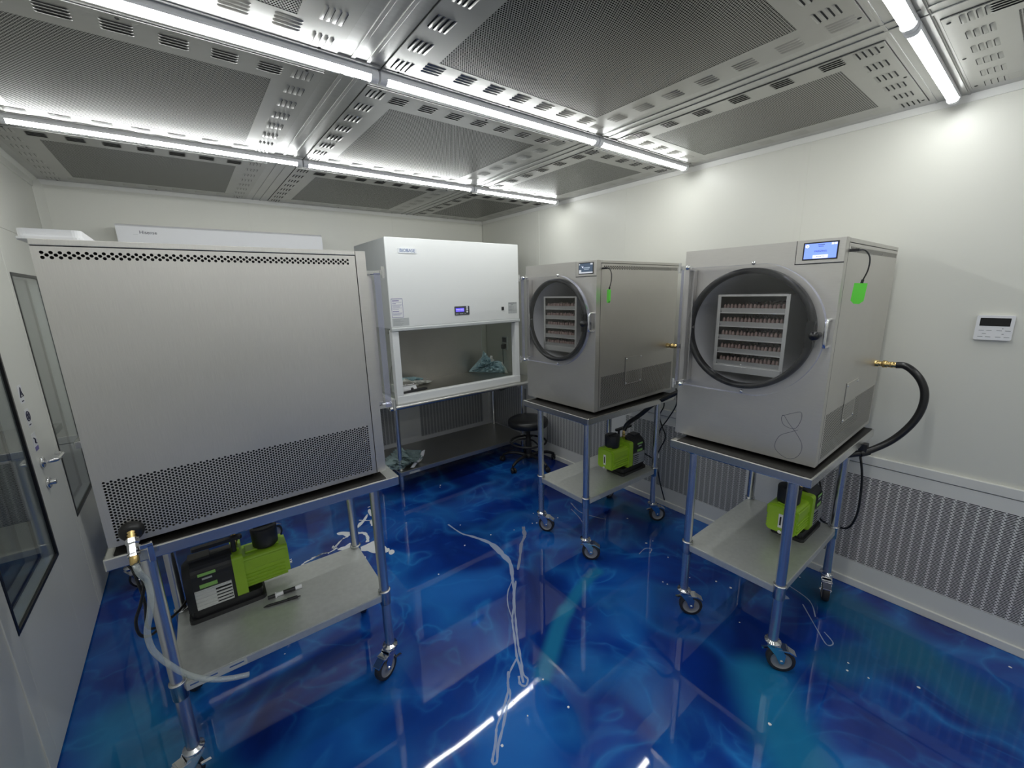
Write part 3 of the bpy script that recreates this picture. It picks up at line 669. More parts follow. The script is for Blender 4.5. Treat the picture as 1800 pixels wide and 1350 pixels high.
def make_dryer(fr, label, kind):
    d = thing('freeze_dryer', label, 'freeze dryer', (fr.o.x, fr.o.y, 1.003), fr.a, 'stainless steel freeze dryers')
    obj('front_panel', cached('dryer_front', fn_front), M_steel, d)
    obj('side_panel', cached('dryer_side', fn_side), M_steel_side, d)
    obj('side_panel', cached('dryer_side', fn_side), M_steel_side, d, (0, -DW, 0))
    obj('top_cover', cached('dryer_top', fn_shell), M_steel_side, d, bevel=.002)
    obj('back_panel', cached('dryer_back', fn_back), M_steel_side, d)
    for y in (-.05, -DW+.054): obj('inner_lining', cached('dryer_lining', lambda: MB().box(.06, DD-.02, 0, -.004, .004, .85)), M_void, d, (0, y, 0))
    obj('chamber', cached('dryer_chamber', fn_chamber), M_chamber, d)
    obj('gasket', cached('dryer_gasket', fn_gasket), M_rubber, d, label='thick black rubber door ring')
    dp = obj('display_panel', cached('dryer_display', lambda: MB().box(-.0035, -.0005, -.446, -DW, .787, DH)), M_steel, d, bevel=.0012)
    obj('panel_gap', cached('dryer_gap', lambda: MB().box(-.0012, -.0002, -.443, -DW, .7845, .787).box(-.0012, -.0002, -.4435, -.446, .7845, DH)), M_darkgap, dp)
    sc = obj('screen_bezel', cached('dryer_bezel', lambda: MB().box(-.0050, -.0036, -.468, -.577, .799, .862)), M_black, dp)
    lit = {'L': mat('screen_grey', (.02, .03, .05), 0, .2, emit=(.12, .17, .24), estr=.35), 'M': mat('screen_grey'), 'R': mat('screen_blue', (.02, .03, .08), 0, .2, emit=(.17, .27, .90), estr=1.05)}[kind]
    obj('screen', MB().box(-.0056, -.0051, -.4725, -.5725, .8035, .8575), lit, dp)
    wlit = mat('screen_white', (.1, .1, .1), 0, .3, emit=(.78, .82, 1.), estr=.85); glit = mat('screen_pale', (.1, .1, .1), 0, .3, emit=(.62, .66, .72), estr=.55); dk = mat('screen_ink', (.02, .03, .12), 0, .4)
    X = -.0059; rot = (PI/2, 0, -PI/2)
    if kind == 'R':
        g = MB().lathe([(0, 0), (.0062, 0)], (X, -.4805, .849), (-1, 0, 0), 20)
        obj('screen_icon', g, wlit, dp)
        for q in ((-.555, -.5625, .8495, .8570), (-.5640, -.5720, .8495, .8570), (-.5010, -.5480, .8045, .8165)): obj('screen_icon', MB().box(X, X-.0002, *q), wlit, dp)
        obj('screen_mark', MB().prism([(-.4775, .852), (-.4815, .846), (-.4835, .850), (-.4805, .848)], 'x', X-.0006, X-.0004), dk, dp)
        text('lettering', 'FREEZING', .0088, dk, dp, (X-.0001, -.5235, .8290), rot)
        text('lettering', 'SKIP BATCH', .0048, dk, dp, (X-.0004, -.5245, .8105), rot)
        obj('print_line', MB().box(X, X-.0002, -.514, -.535, .8512, .8530).box(X, X-.0002, -.516, -.532, .8452, .8468), dk, dp)
    elif kind == 'M':
        for q in ((-.4725, -.4890, .8035, .8230), (-.4890, -.5725, .8035, .8110), (-.5560, -.5725, .8490, .8575), (-.4725, -.4790, .8490, .8575)): obj('screen_icon', MB().box(X, X-.0002, *q), glit, dp)
        obj('screen_mark', MB().prism([(-.492, .846), (-.499, .838), (-.505, .843), (-.5, .832), (-.496, .836)], 'x', X-.0004, X), wlit, dp)
        obj('print_line', MB().box(X, X-.0002, -.505, -.552, .8300, .8360).box(X, X-.0002, -.510, -.545, .8235, .8265), mat('screen_mid', (.1, .1, .1), 0, .3, emit=(.3, .38, .48), estr=.6), dp)
    dr = obj('door', cached('dryer_door', fn_door), [M_acryl, M_acryl_e], d, bevel=0, label='clear acrylic door sheet')
    for z in (.797, .266): obj('hinge', cached('dryer_hinge', fn_hinge), M_chrome, dr, (0, 0, z))
    obj('hinge_bar', cached('dryer_hbar', lambda: MB().box(-.030, -.001, -.036, -.062, .28, .785)), M_steel, dr, bevel=.002)
    obj('latch', cached('dryer_latch', fn_latch), M_rubber, dr, label='black screw-down latch')
    obj('handle', cached('dryer_handle', fn_handle), M_chrome, d, (0, -.582, .531), label='chrome bow handle')
    for z in (.802, .262): obj('screw', cached('dryer_screw', lambda: MB().lathe([(0, -.006), (.005, -.0055), (.0085, -.002), (.0085, 0)], (0, 0, 0), (1, 0, 0), 14)), M_chrome, d, (0, -.296, z))
    for v in (.06, DD-.06):
        for u in (.05, DW-.05): obj('foot', cached('dryer_foot', lambda: MB().lathe([(0, -.016), (.018, -.016), (.022, -.004), (.022, 0)], n=14)), M_rubber, d, (v, -u, 0))
    if kind != 'L':
        r = obj('rack', cached('dryer_rack', fn_rack), M_rack, d)
        obj('rack_base', cached('dryer_rbase', fn_rbase), M_rack, r)
        for z in SHZ: obj('shelf', cached('dryer_rshelf', fn_rshelf), M_rack, r, (0, 0, z-.003))
        pl = obj('access_plate', cached('dryer_plate', fn_plate), M_steel_side, d)
        obj('plate_gap', cached('dryer_plate_gap', lambda: MB().box(.2855, .288, -DW-.0003, -DW-.0008, .120, .298).box(.2855, .4645, -DW-.0003, -DW-.0008, .1195, .122)), M_darkgap, pl)
        for v, z in ((.30, .132), (.45, .132), (.30, .286), (.45, .286)): obj('screw', cached('plate_screw', lambda: MB().lathe([(0, -.003), (.004, -.0027), (.0055, 0)], (0, 0, 0), (0, 1, 0), 10)), M_chrome, pl, (v, -DW-.003, z))
        f = MB().lathe([(.016, 0), (.016, .014), (.012, .016), (.012, .028), (.017, .029), (.017, .046), (.0135, .048), (.0135, .058), (.015, .060), (.015, .066), (.0135, .068), (.0135, .082)], (.755, -DW, .326), (0, -1, 0), 16)
        obj('hose_fitting', f, M_brass, d, label='brass hose fitting')
    return d
dryL = make_dryer(DL, 'nearest freeze dryer, seen from its plain perforated steel side', 'L')
dryM = make_dryer(DM, 'farther of the two freeze dryers with round doors, its screen dim', 'M')
dryR = make_dryer(DR, 'freeze dryer with round door and lit blue screen by the wall controller', 'R')
# thin black sheets between dryers and tables
for fr, v0, v1, u0, u1, lb in ((TL, .050, .870, .006, .590, 'thin black sheet under the nearest freeze dryer'), (TM, .006, .886, .030, .590, 'thin black sheet under the dim-screen freeze dryer'), (TR, .006, .886, .030, .590, 'thin black sheet under the blue-screen freeze dryer')):
    tag(obj('black_sheet', MB().prism(rrect(v0, v1, -u1, -u0, .006, 3), 'z', 0, .002), mat('sheet_black', (.010, .009, .008), 0, .45), None, (fr.o.x, fr.o.y, TH), (0, 0, fr.a)), lb, 'mat', 'sheets under the dryers')
# figure-of-eight scribble on the near round-door dryer
L8 = [(.464, .186), (.500, .205), (.528, .214), (.530, .18), (.512, .142), (.475, .148), (.462, .172), (.468, .19), (.49, .160), (.52, .125), (.545, .08), (.538, .035), (.508, .010), (.47, .022), (.449, .05), (.462, .098), (.50, .125), (.525, .14)]
obj('pen_scribble', MB().tube([(-.0003, -u, z) for u, z in [(p.x, p.y) for p in catmull([(a, b, 0) for a, b in L8], 6)]], .0007, 4), M_ink, dryR, label='thin pen scribble like a figure eight')

# trays of food in the two chambers
def fn_tray():
    mb = MB(); y0, y1 = -.168, -.429; x0, x1 = .016, .60; h = .017
    mb.box(x0+.004, x1, y0-.006, y1+.006, 0, .0015)
    mb.prism([(y0-.006, 0), (y1+.006, 0), (y1, h), (y0, h)], 'x', x0+.0005, x0+.0025)
    mb.box(x0-.003, x0+.004, y0+.002, y1-.002, h-.001, h+.002)
    mb.prism([(x0, 0), (x1, 0), (x1, h), (x0, h)], 'y', y0-.002, y0).prism([(x0, 0), (x1, 0), (x1, h), (x0, h)], 'y', y1, y1+.002)
    return mb
def fn_food(seed):
    r = random.Random(seed); mb = MB()
    for row in range(5):
        for k in range(16):
            y = -.176-(k+.5)*(.245/16)+r.uniform(-.0012, .0012); x = .028+row*.105+r.uniform(-.003, .003); hh = .0310+r.uniform(0, .005)
            w = .0069; mb.lathe([(w*.95, .0015), (w, hh*.6), (w*.8, hh*.92), (w*.3, hh*1.08), (0, hh*1.06)], (x, y, 0), n=7)
            mb.box(x, x+.09, y-w*.7, y+w*.7, .0015, hh*.85)
    return mb
for fr, who, base in ((DM, 'dim-screen dryer', 3), (DR, 'blue-screen dryer', 9)):
    for k, z in enumerate(reversed(SHZ)):
        nm = ['top', 'second from top', 'middle', 'fourth from top', 'bottom'][k]
        t = thing('food_tray', 'steel tray of brown food pieces, %s of five in the %s' % (nm, who), 'tray', (fr.o.x, fr.o.y, 1.003+z), fr.a, 'trays in the freeze dryers')
        obj('pan', cached('tray_pan', fn_tray), mat('tray_steel', (.50, .50, .50), 1, .32), t)
        obj('food_pieces', cached('food_%d' % (base+k), lambda: fn_food(base+k)), M_food, t)['kind'] = 'stuff'

# ------------------------------------------------------------------ vacuum pumps
def fn_pbody():
    mb = MB(); prof = []
    for k in range(17):
        a = PI*k/16; prof.append((.0725*math.cos(a), .188+.066*math.sin(a)))
    prof = [(.0725, .045)]+prof+[(-.0725, .045)]
    mb.prism(prof, 'x', .196, .340, smooth=False); sm = [(y*.84, .05+(z-.05)*.88) for y, z in prof]
    n = len(prof); mb.add([(.340, *q) for q in prof]+[(.368, *q) for q in sm], [(i, (i+1) % n, n+(i+1) % n, n+i) for i in range(n)], True); mb.add([(.368, *q) for q in sm], [tuple(range(n))])
    mb.box(.27, .345, -.03, .03, .246, .258)
    return mb
def fn_pbase(): return MB().prism(rrect(.098, .372, -.078, .078, .02), 'z', 0, .018).prism(rrect(.108, .362, -.066, .066, .02), 'z', .018, .048)
def fn_palum(s):
    mb = MB().box(.212, .338, s*.0715, s*.0775, .056, .142)
    for k in range(5): mb.box(.212, .338, s*.0770, s*.0795, .066+k*.016, .074+k*.016)
    return mb
def fn_pslots(s):
    mb = MB()
    for k in range(5): mb.box(.214, .268, s*.0776, s*.0802, .066+k*.0145, .0705+k*.0145)
    return mb
def fn_pgreen():
    mb = MB()
    mb.prism(rrect(-.066, .066, .066, .212, .018), 'x', .004, .168)
    mb.prism(rrect(-.060, .060, .074, .206, .018), 'x', -.008, .004)
    for s in (-1, 1):
        for z in (.082, .098, .114, .130): mb.prism([(z-.0045), 0] and [(s*.066, z-.005), (s*.0715, z-.003), (s*.0715, z+.003), (s*.066, z+.005)], 'x', .012, .160)
        mb.prism([(s*.066, .15), (s*.071, .153), (s*.071, .196), (s*.066, .2)], 'x', .006, .160)
    mb.box(.02, .15, -.030, .030, .212, .220); return mb
def fn_pcollar(): return MB().prism(rrect(-.080, .080, .050, .238, .016), 'x', .160, .200).box(.168, .196, -.012, .028, .238, .252)
def fn_pfilter(): return MB().lathe([(0, .214), (.046, .214), (.050, .222), (.052, .295), (.049, .302), (.036, .304), (0, .304)], (.068, 0, 0), n=26).box(.030, .106, -.006, .006, .303, .309)
def fn_phandle(): return MB().cyl((.185, .038, .245), (.185, .038, .300), .009, n=12).prism(rrect(.150, .325, .026, .050, .011, 4), 'z', .298, .312)
def fn_pfit(): return MB().lathe([(.011, .250), (.011, .262), (.0135, .264), (.0135, .272), (.010, .275), (.010, .284), (.012, .286), (.012, .292), (.009, .294), (.009, .315)], (.180, -.010, 0), n=14)
def make_pump(fr, v, u, label):
    o = fr.pt(v, u, SH+.0005); p = thing('vacuum_pump', label, 'pump', o, fr.a, 'green and black vacuum pumps')
    obj('motor_housing', cached('pump_body', fn_pbody), M_black, p, bevel=.004)
    obj('base', cached('pump_base', fn_pbase), M_black, p, bevel=.003)
    for q in (-1, 1):
        a = obj('finned_plate', cached('pump_alum%d' % q, lambda: fn_palum(q)), M_alum, p, bevel=.001); obj('vent_slots', cached('pump_slots%d' % q, lambda: fn_pslots(q)), M_darkgap, a)['kind'] = 'stuff'
    obj('oil_housing', cached('pump_green', fn_pgreen), M_green, p, bevel=.003)
    obj('collar', cached('pump_collar', fn_pcollar), M_green, p, bevel=.003)
    obj('exhaust_filter', cached('pump_filter', fn_pfilter), M_black, p, bevel=.001)
    obj('carry_handle', cached('pump_handle', fn_phandle), M_black, p, bevel=.002)
    obj('intake_fitting', cached('pump_fit', fn_pfit), M_brass, p)
    g = obj('sight_glass', cached('pump_glass', lambda: MB().box(-.0095, -.008, -.010, .010, .098, .172)), M_whiteg, p, bevel=.001)
    obj('oil_level', cached('pump_oil', lambda: MB().box(-.0105, -.0095, -.0035, .0035, .112, .158)), M_black, g)
    obj('drain_plug', cached('pump_drain', lambda: MB().cyl((-.022, -.005, .082), (-.006, -.005, .082), .009, n=12)), M_chrome, p)
    for q in (-1, 1):
        lb = obj('label', cached('pump_label%d' % q, lambda: MB().box(.258, .318, q*.0728, q*.0734, .146, .212)), M_black, p)
        for z0, z1 in ((.146, .163), (.199, .212)): obj('label_band', cached('pump_band%d%d' % (q, z0*1000), lambda: MB().box(.258, .318, q*.0735, q*.0739, z0, z1)), mat('label_green', (.32, .62, .16), 0, .4), lb)
        obj('print_line', cached('pump_ink%d' % q, lambda: MB().box(.272, .306, q*.0735, q*.0738, .182, .190)), M_label_g, lb)
    return p
pumpL = make_pump(TL, .408, .452, 'green and black vacuum pump on the shelf nearest the camera, beside two pens')
pumpM = make_pump(TM, .415, .385, 'green and black vacuum pump under the dim-screen dryer, near the stool')
pumpR = make_pump(TR, .415, .385, 'green and black vacuum pump half hidden behind a table leg under the blue-screen dryer')
def intake(fr, v, u): return fr.pt(v+.180, u+.010, SH+.31)

# hoses and cords
def hose(name, pts, r, m, label, cat, n=12, k=7, group=None):
    return tag(obj(name, MB().tube(catmull(pts, k), r, n), m), label, cat, group)
a = DR.pt(.755, DW+.078, 1.329); i_ = intake(TR, .415, .385)
hose('vacuum_hose', [a, a+Vector((0, -.03, .0)), (-.200, -3.797, 1.308), (-.203, -3.828, 1.270), (-.206, -3.848, 1.220), (-.209, -3.852, 1.160), (-.214, -3.840, 1.095), (-.224, -3.812, 1.030), (-.240, -3.772, .970), (-.268, -3.726, .926), (-.305, -3.685, .900), (-.365, -3.620, .880), (i_.x+.01, i_.y-.05, .84), (i_.x, i_.y, .78), i_], .0155, M_hose, 'thick black vacuum hose arcing in front of the wall beside the blue-screen dryer', 'hose', 14)
cl = MB().lathe([(.0175, -.02), (.0175, .02)], Vector((-.300, -3.690, .900)), Vector((-.09, .08, -.03)), 12).box(-.315, -.275, -3.70, -3.672, .905, .945)
tag(obj('hose_clip', cl, M_black), 'small black clip on the arcing hose at the table edge', 'clip')
a = DM.pt(.755, DW+.078, 1.329); i_ = intake(TM, .415, .385)
hose('vacuum_hose', [a, a+Vector((0, -.03, 0)), (-.262, -2.735, 1.29), (-.27, -2.80, 1.18), (-.31, -2.765, 1.085), (-.35, -2.66, 1.005), (-.355, -2.549, .929), (-.37, -2.45, .83), (i_.x+.03, i_.y-.01, .78), i_], .0155, M_hose, 'thick black vacuum hose dropping to the pump between the two round-door dryers', 'hose', 14)
i_ = intake(TL, .408, .452)
hose('vacuum_hose', [i_, i_+Vector((0, 0, .05)), TL.pt(.60, .50, .85), TL.pt(.66, .60, .90), TL.pt(.72, .72, 1.0), TL.pt(.74, .75, 1.2), TL.pt(.745, .70, 1.30), TL.pt(.745, .656, 1.328)], .0155, M_hose, 'black vacuum hose rising behind the nearest freeze dryer', 'hose', 12)
# power cords
hose('power_cord', [TL.pt(.895, .20, .98), TL.pt(.90, .19, .90), TL.pt(.872, .17, .86), TL.pt(.845, .15, .80), TL.pt(.862, .15, .73), TL.pt(.885, .15, .67), TL.pt(.884, .15, .615), TL.pt(.862, .17, .585), TL.pt(.835, .25, .56), TL.pt(.80, .36, .52), TL.pt(.775, .43, .515)], .0048, M_rubber, 'black power cord looping beside the nearest table leg by the doors', 'cord', 8)
hose('power_cord', [TL.pt(.90, .26, .95), TL.pt(.875, .22, .82), TL.pt(.862, .20, .70), TL.pt(.87, .20, .60), TL.pt(.84, .27, .545), TL.pt(.80, .40, .50), TL.pt(.776, .455, .50)], .0045, M_rubber, 'second black cord running to the motor of the nearest pump', 'cord', 8)
pr = TR.pt(.415+.366, .40, SH+.10)
hose('power_cord', [(-.15, -3.62, .94), (-.15, -3.645, .85), (-.15, -3.668, .742), (-.15, -3.678, .617), (-.15, -3.676, .50), (-.15, -3.650, .412), (-.155, -3.59, .395), (-.19, -3.54, .42), (pr.x, pr.y, pr.z)], .0055, M_rubber, 'black power cord hanging in a loop before the grille near the blue-screen dryer', 'cord', 8)
hose('power_cord', [(-.20, -3.47, .93), (-.19, -3.46, .80), (-.18, -3.49, .68), (-.20, -3.52, .58), (-.215, -3.50, .52), (pr.x+.002, pr.y+.01, pr.z+.03)], .0045, M_rubber, 'black cord behind the rear leg of the blue-screen dryer table', 'cord', 8)
pm = TM.pt(.415+.366, .385, SH+.12)
hose('power_cord', [(-.17, -2.60, 1.02), (-.19, -2.623, .916), (-.20, -2.573, .80), (-.20, -2.515, .70), (-.20, -2.495, .60), (-.205, -2.50, .50), (-.22, -2.47, .47), (pm.x, pm.y, pm.z)], .0045, M_rubber, 'black cord crossing another beside the rear leg of the dim-screen dryer table', 'cord', 8)
hose('power_cord', [(-.16, -2.49, .97), (-.18, -2.52, .88), (-.20, -2.50, .80), (-.20, -2.53, .72), (-.20, -2.558, .65), (-.20, -2.52, .55), (-.20, -2.495, .47), (-.16, -2.50, .30), (-.10, -2.52, .10)], .0045, M_rubber, 'black cord with a white tag hanging beside the dim-screen dryer table', 'cord', 8)
tag(obj('cord_tag', MB().box(-.208, -.192, -2.512, -2.500, .475, .505), M_label, bevel=.001), 'tiny white paper tag on the hanging cord', 'tag')
# drain valve and clear tube of the nearest dryer
vb = DL.pt(.787, 0, 0)
va = thing('drain_valve', 'brass and steel drain valve on the nearest dryer, lower corner', 'valve', (vb.x, vb.y, 1.042), DL.a)
obj('grommet', MB().lathe([(.030, .0005), (.030, .010), (.024, .022), (.012, .024), (0, .024)], (0, 0, 0), (0, 1, 0), 22), M_rubber, va)
nip = MB()
dirv = Vector((0, .62, -.78)).normalized(); p0 = Vector((0, .016, .004))
nip.lathe([(.010, 0), (.0125, .004), (.0095, .008), (.0125, .012), (.0095, .016), (.0125, .020), (.0095, .024)], p0, dirv, 14)
obj('nipple', nip, M_brass, va)
obj('valve_body', MB().lathe([(.015, .022), (.0165, .026), (.0165, .036), (.0135, .040), (.0135, .066), (.0155, .070), (.0155, .076), (0, .078)], p0, dirv, 6, smooth=False), M_chrome, va)
obj('outlet', MB().lathe([(.0115, .076), (.0115, .098), (.008, .100)], p0, dirv, 14), M_brass, va)
pv = p0+dirv*.052
obj('lever', MB().box(pv.x-.045, pv.x-.014, pv.y+.004, pv.y+.016, pv.z-.004, pv.z+.010).box(pv.x-.045, pv.x-.030, pv.y+.006, pv.y+.016, pv.z-.052, pv.z+.004), M_chrome, va, bevel=.002)
vw = Matrix.Translation((vb.x, vb.y, 1.042)) @ Matrix.Rotation(DL.a, 4, 'Z') @ (p0+dirv*.098)
hose('drain_tube', [vw, vw+Vector((.006, -.008, -.03)), TL.pt(.806, -.035, .900), TL.pt(.806, -.03, .848), TL.pt(.816, -.03, .793), TL.pt(.833, -.03, .732), TL.pt(.833, -.03, .674), TL.pt(.821, -.03, .632), TL.pt(.80, -.03, .585), TL.pt(.771, -.03, .535), TL.pt(.728, -.03, .485), TL.pt(.67, -.03, .446), TL.pt(.61, -.03, .424)], .0085, M_hose_clear, 'clear plastic drain tube hanging in a hook from the brass valve', 'tube', 12)

vr = [DR.pt(.787, -.012, 1.03), DR.pt(.787, -.03, 1.00), (-.175, -3.035, .90), (-.175, -3.035, .76), (-.175, -3.022, .66), (-.178, -2.99, .615), (-.185, -2.93, .60), (-.19, -2.87, .605)]
hose('drain_tube', vr, .0075, M_hose_clear, 'faint clear drain tube hanging before the grille behind the blue-screen dryer table', 'tube', 10)
# sensor dongles
def make_dongle(fr, label, tw):
    o = fr.pt(.052, DW, 1.830); d = thing('sensor_dongle', label, 'dongle', o, fr.a, 'green dongles on the dryers')
    obj('plug', MB().box(-.007, .007, -.028, .001, -.005, .005), M_black, d, bevel=.001)
    obj('cable', MB().tube(catmull([(0, -.027, 0), (0, -.045, -.004), (0, -.060, -.03), (0, -.060, -.07), (0, -.050, -.105)], 6), .0024, 8), M_black, d)
    obj('strain_relief', MB().cyl((0, -.050, -.104), (0, -.047, -.122), .0045, n=10), M_black, d)
    b = MB().prism([(-.0185, 0), (.0185, 0), (.0185, -.062), (.008, -.073), (-.008, -.073), (-.0185, -.062)], 'x', -.005, .005)
    obj('case', b, M_green_d, d, (0, -.046, -.116), (0.06, 0, tw), bevel=.0015)
make_dongle(DR, 'bright green sensor dongle hanging from the blue-screen dryer', .15)
make_dongle(DM, 'small bright green dongle hanging edge-on from the dim-screen dryer', -.6)

# pens on the near shelf
pen = MB().use(0).cyl((0, 0, 0), (.085, 0, 0), .0085, n=14).use(1).cyl((-.030, 0, 0), (0, 0, 0), .0082, n=14).use(0).cyl((.085, 0, 0), (.105, 0, 0), .0095, n=14).use(1).lathe([(.0086, .03), (.0086, .078)], (0, 0, 0), (1, 0, 0), 14).use(0).box(-.002, .004, -.009, .009, -.0085, .009)
a, b = TL.pt(.505, .352, SH+.0095), TL.pt(.395, .347, SH+.0095)
tag(obj('marker_pen', pen, [M_whiteg, M_black], None, a+(b-a)*.26, (0, 0, math.atan2(b.y-a.y, b.x-a.x))), 'white and black marker pen lying on the nearest shelf', 'marker')
pn2 = MB().cyl((0, 0, 0), (.115, 0, 0), .0052, n=12).cyl((-.016, 0, -.001), (0, 0, 0), .0015, .0052, n=12).cyl((.115, 0, 0), (.126, 0, 0), .0028, n=10).box(.075, .113, -.0015, .0015, .004, .0075)
a, b = TL.pt(.526, .306, SH+.0056), TL.pt(.395, .284, SH+.0056)
tag(obj('ballpoint_pen', pn2, M_black, None, a+(b-a)*.1, (0, 0, math.atan2(b.y-a.y, b.x-a.x))), 'slim black ballpoint pen lying beside the marker', 'pen')

# upturned white tray on the nearest dryer
tp = MB(); zt = 1.003+DH
q = [DL.pt(v, u, 0) for v, u in ((.745, .02), (.865, .02), (.865, .30), (.745, .30))]
o = DL.pt(.805, .16, zt+.0005)
tr = thing('plastic_tray', 'upturned white plastic tray on top of the nearest freeze dryer', 'tray', o, DL.a)
tp.prism(rrect(-.058, .060, -.14, .14, .018), 'z', .006, .026)
obj('tray_shell', tp, M_whiteg, tr, bevel=.005, seg=3)
obj('rim', MB().prism(rrect(-.062, .064, -.144, .144, .02), 'z', 0, .007), M_whiteg, tr, bevel=.002)

# ------------------------------------------------------------------ clean bench on its steel stand
BX0, BX1, BY, BYB = -1.579, -.306, -1.015, -.32
bc = thing('clean_bench', 'white laminar flow cabinet with open glazed front on a steel stand', 'cabinet', (BX0, BY, .845))
bw, bd = BX1-BX0, BYB-BY
ub = .607; ht = 1.293
obj('upper_housing', MB().box(0, bw, .004, bd, ub, ht), M_grey, bc, bevel=.006)
obj('front_cover', MB().box(-.001, bw+.001, -.004, .010, ub+.012, ht+.001), M_white, bc, bevel=.004)
obj('sash_rail', MB().prism([(-.012, ub-.016), (.030, ub-.022), (.030, ub+.012), (-.004, ub+.012), (-.012, ub+.004)], 'x', -.002, bw+.002), M_grey, bc, bevel=.002)
obj('side_post', MB().box(0, .056, 0, .06, .064, ub-.01), M_white, bc, bevel=.004)
obj('side_post', MB().box(bw-.052, bw-.002, 0, .06, .064, ub-.01), M_white, bc, bevel=.004)
obj('rear_post', MB().box(bw-.045, bw-.004, bd-.045, bd-.004, .0, ub), M_white, bc, bevel=.003)
obj('rear_post', MB().box(.004, .045, bd-.045, bd-.004, .0, ub), M_white, bc, bevel=.003)
obj('front_sill', MB().box(-.001, bw, -.003, .055, 0, .066), M_white, bc, bevel=.004)
obj('base_frame', MB().box(0, bw, .055, bd, 0, .030), M_white, bc, bevel=.003)
obj('work_surface', MB().box(.02, bw-.02, .055, bd-.02, .030, .045), M_inner, bc, bevel=.001)
obj('back_sheet', MB().box(.03, bw-.045, bd-.095, bd-.085, .045, ub), M_inner, bc)
obj('back_cover', MB().box(0, bw, bd-.004, bd, 0, ub), M_grey, bc)
obj('side_pane', MB().box(bw-.010, bw-.006, .06, bd-.04, .03, ub), M_bench_glass, bc)
obj('side_pane', MB().box(.006, .010, .06, bd-.04, .03, ub), M_bench_glass, bc)
obj('ceiling_filter', MB().box(.03, bw-.03, .05, bd-.05, ub-.006, ub+.004), M_label_g, bc)
lg = obj('name_plate', MB().prism(rrect(.100, .252, 1.180, 1.218, .006), 'y', -.008, -.004), mat('plate_silver', (.72, .74, .77), .3, .35), bc, bevel=.001)
text('lettering', 'BIOBASE', .034, M_ink_b, lg, (.176, -.0085, 1.199), (PI/2, 0, 0), squeeze=.98)
ls = obj('notice_sticker', MB().box(.012, .105, -.0048, -.004, .695, .840), M_label, bc)
obj('notice_border', MB().box(.012, .105, -.0052, -.0048, .836, .840).box(.012, .105, -.0052, -.0048, .695, .698).box(.012, .0145, -.0052, -.0048, .695, .84).box(.1025, .105, -.0052, -.0048, .695, .84), M_ink_p, ls)
ln = MB()
for k, (z, w_, h_) in enumerate(((.824, .055, .006), (.812, .075, .002), (.802, .03, .005), (.792, .078, .002), (.784, .07, .002), (.776, .06, .002), (.768, .075, .002), (.76, .05, .002), (.742, .05, .006), (.730, .075, .002), (.722, .075, .002), (.714, .06, .002))):
    ln.box(.020, .020+w_, -.0051, -.0048, z-h_/2, z+h_/2)
obj('print_line', ln, M_ink_p, ls)
lg2 = obj('maker_sticker', MB().box(.010, .148, -.0048, -.004, .630, .690), M_label_g, bc)
ln = MB()
for k in range(6): ln.box(.018, .018+.05+.06*rnd.random(), -.0051, -.0048, .682-.009*k-.001, .682-.009*k+.001)
obj('print_line', ln, mat('print_grey', (.25, .26, .27)), lg2)
cp = obj('control_panel', MB().prism(rrect(.567, .714, .685, .760, .006), 'y', -.007, -.004), mat('panel_grey', (.07, .075, .08), 0, .4), bc, bevel=.001)
obj('display', MB().box(.578, .660, -.0078, -.007, .714, .744), mat('display_blue', (.02, .01, .2), 0, .3, emit=(.09, .06, .95), estr=1.0), cp)
dl = MB()
for x in (.582, .594, .606, .622, .634, .646): dl.box(x, x+.008, -.0081, -.0078, .732, .738).box(x, x+.007, -.0081, -.0078, .720, .724)
obj('display_digits', dl, mat('display_digit', (.1, .1, .2), 0, .3, emit=(.5, .5, 1.), estr=.9), cp)
for z in (.750, .731, .711): obj('button', MB().lathe([(.0085, 0), (.0085, .0025), (.006, .004), (0, .004)], (.690, -.007, z), (0, -1, 0), 16), M_knob_white, cp)
obj('print_line', MB().box(.575, .603, -.0074, -.007, .694, .699).box(.615, .650, -.0074, -.007, .694, .699).box(.664, .674, -.0074, -.007, .694, .700), M_label_g, cp)
sw = obj('rocker_switch', MB().box(1.064, 1.090, -.010, -.004, .706, .737), M_black, bc, bevel=.002)
pl = obj('rating_plate', MB().box(1.143, 1.245, -.0048, -.004, .672, .775), M_label_g, bc)
ln = MB().box(1.148, 1.222, -.0051, -.0048, .762, .771).box(1.228, 1.240, -.0051, -.0048, .762, .771).box(1.172, 1.20, -.0051, -.0048, .748, .754)
for k in range(5): ln.box(1.150, 1.150+.03+.06*rnd.random(), -.0051, -.0048, .738-.009*k, .741-.009*k)
ln.box(1.143, 1.245, -.0051, -.0048, .699, .7005).box(1.176, 1.1772, -.0051, -.0048, .672, .70).box(1.21, 1.2112, -.0051, -.0048, .672, .70)
obj('print_line', ln, mat('print_grey'), pl)
# stand
sd = thing('bench_stand', 'stainless steel stand with rounded front edge and low shelf below the white cabinet', 'table', (-1.66, -1.055, 0))
sw_, sdp = 1.600, .93
obj('tabletop', MB().box(0, sw_, .015, sdp, .822, .845), M_top, sd)
obj('rolled_edge', MB().cyl((0, .015, .827), (sw_, .015, .827), .017, n=16), M_top, sd)
obj('undershelf', MB().box(.10, 1.545, .165, .80, .186, .203).box(.10, 1.545, .165, .169, .166, .19), M_inner, sd, bevel=.002)
for x in (.130, 1.520):
    for y in (.225, .76):
        l = obj('leg', MB().cyl((x, y, .05), (x, y, .825), .0195, n=16), M_tube, sd)
        obj('collar', MB().cyl((x, y, .15), (x, y, .205), .0225, n=16), M_tube, l)
        obj('foot', MB().lathe([(.0165, .055), (.0165, .02), (.014, .004), (.008, 0), (0, 0)], (x, y, 0), n=14), M_chrome, l)
obj('sticker', MB().box(.18, .28, .1635, .1648, .168, .186), M_label_g, sd)

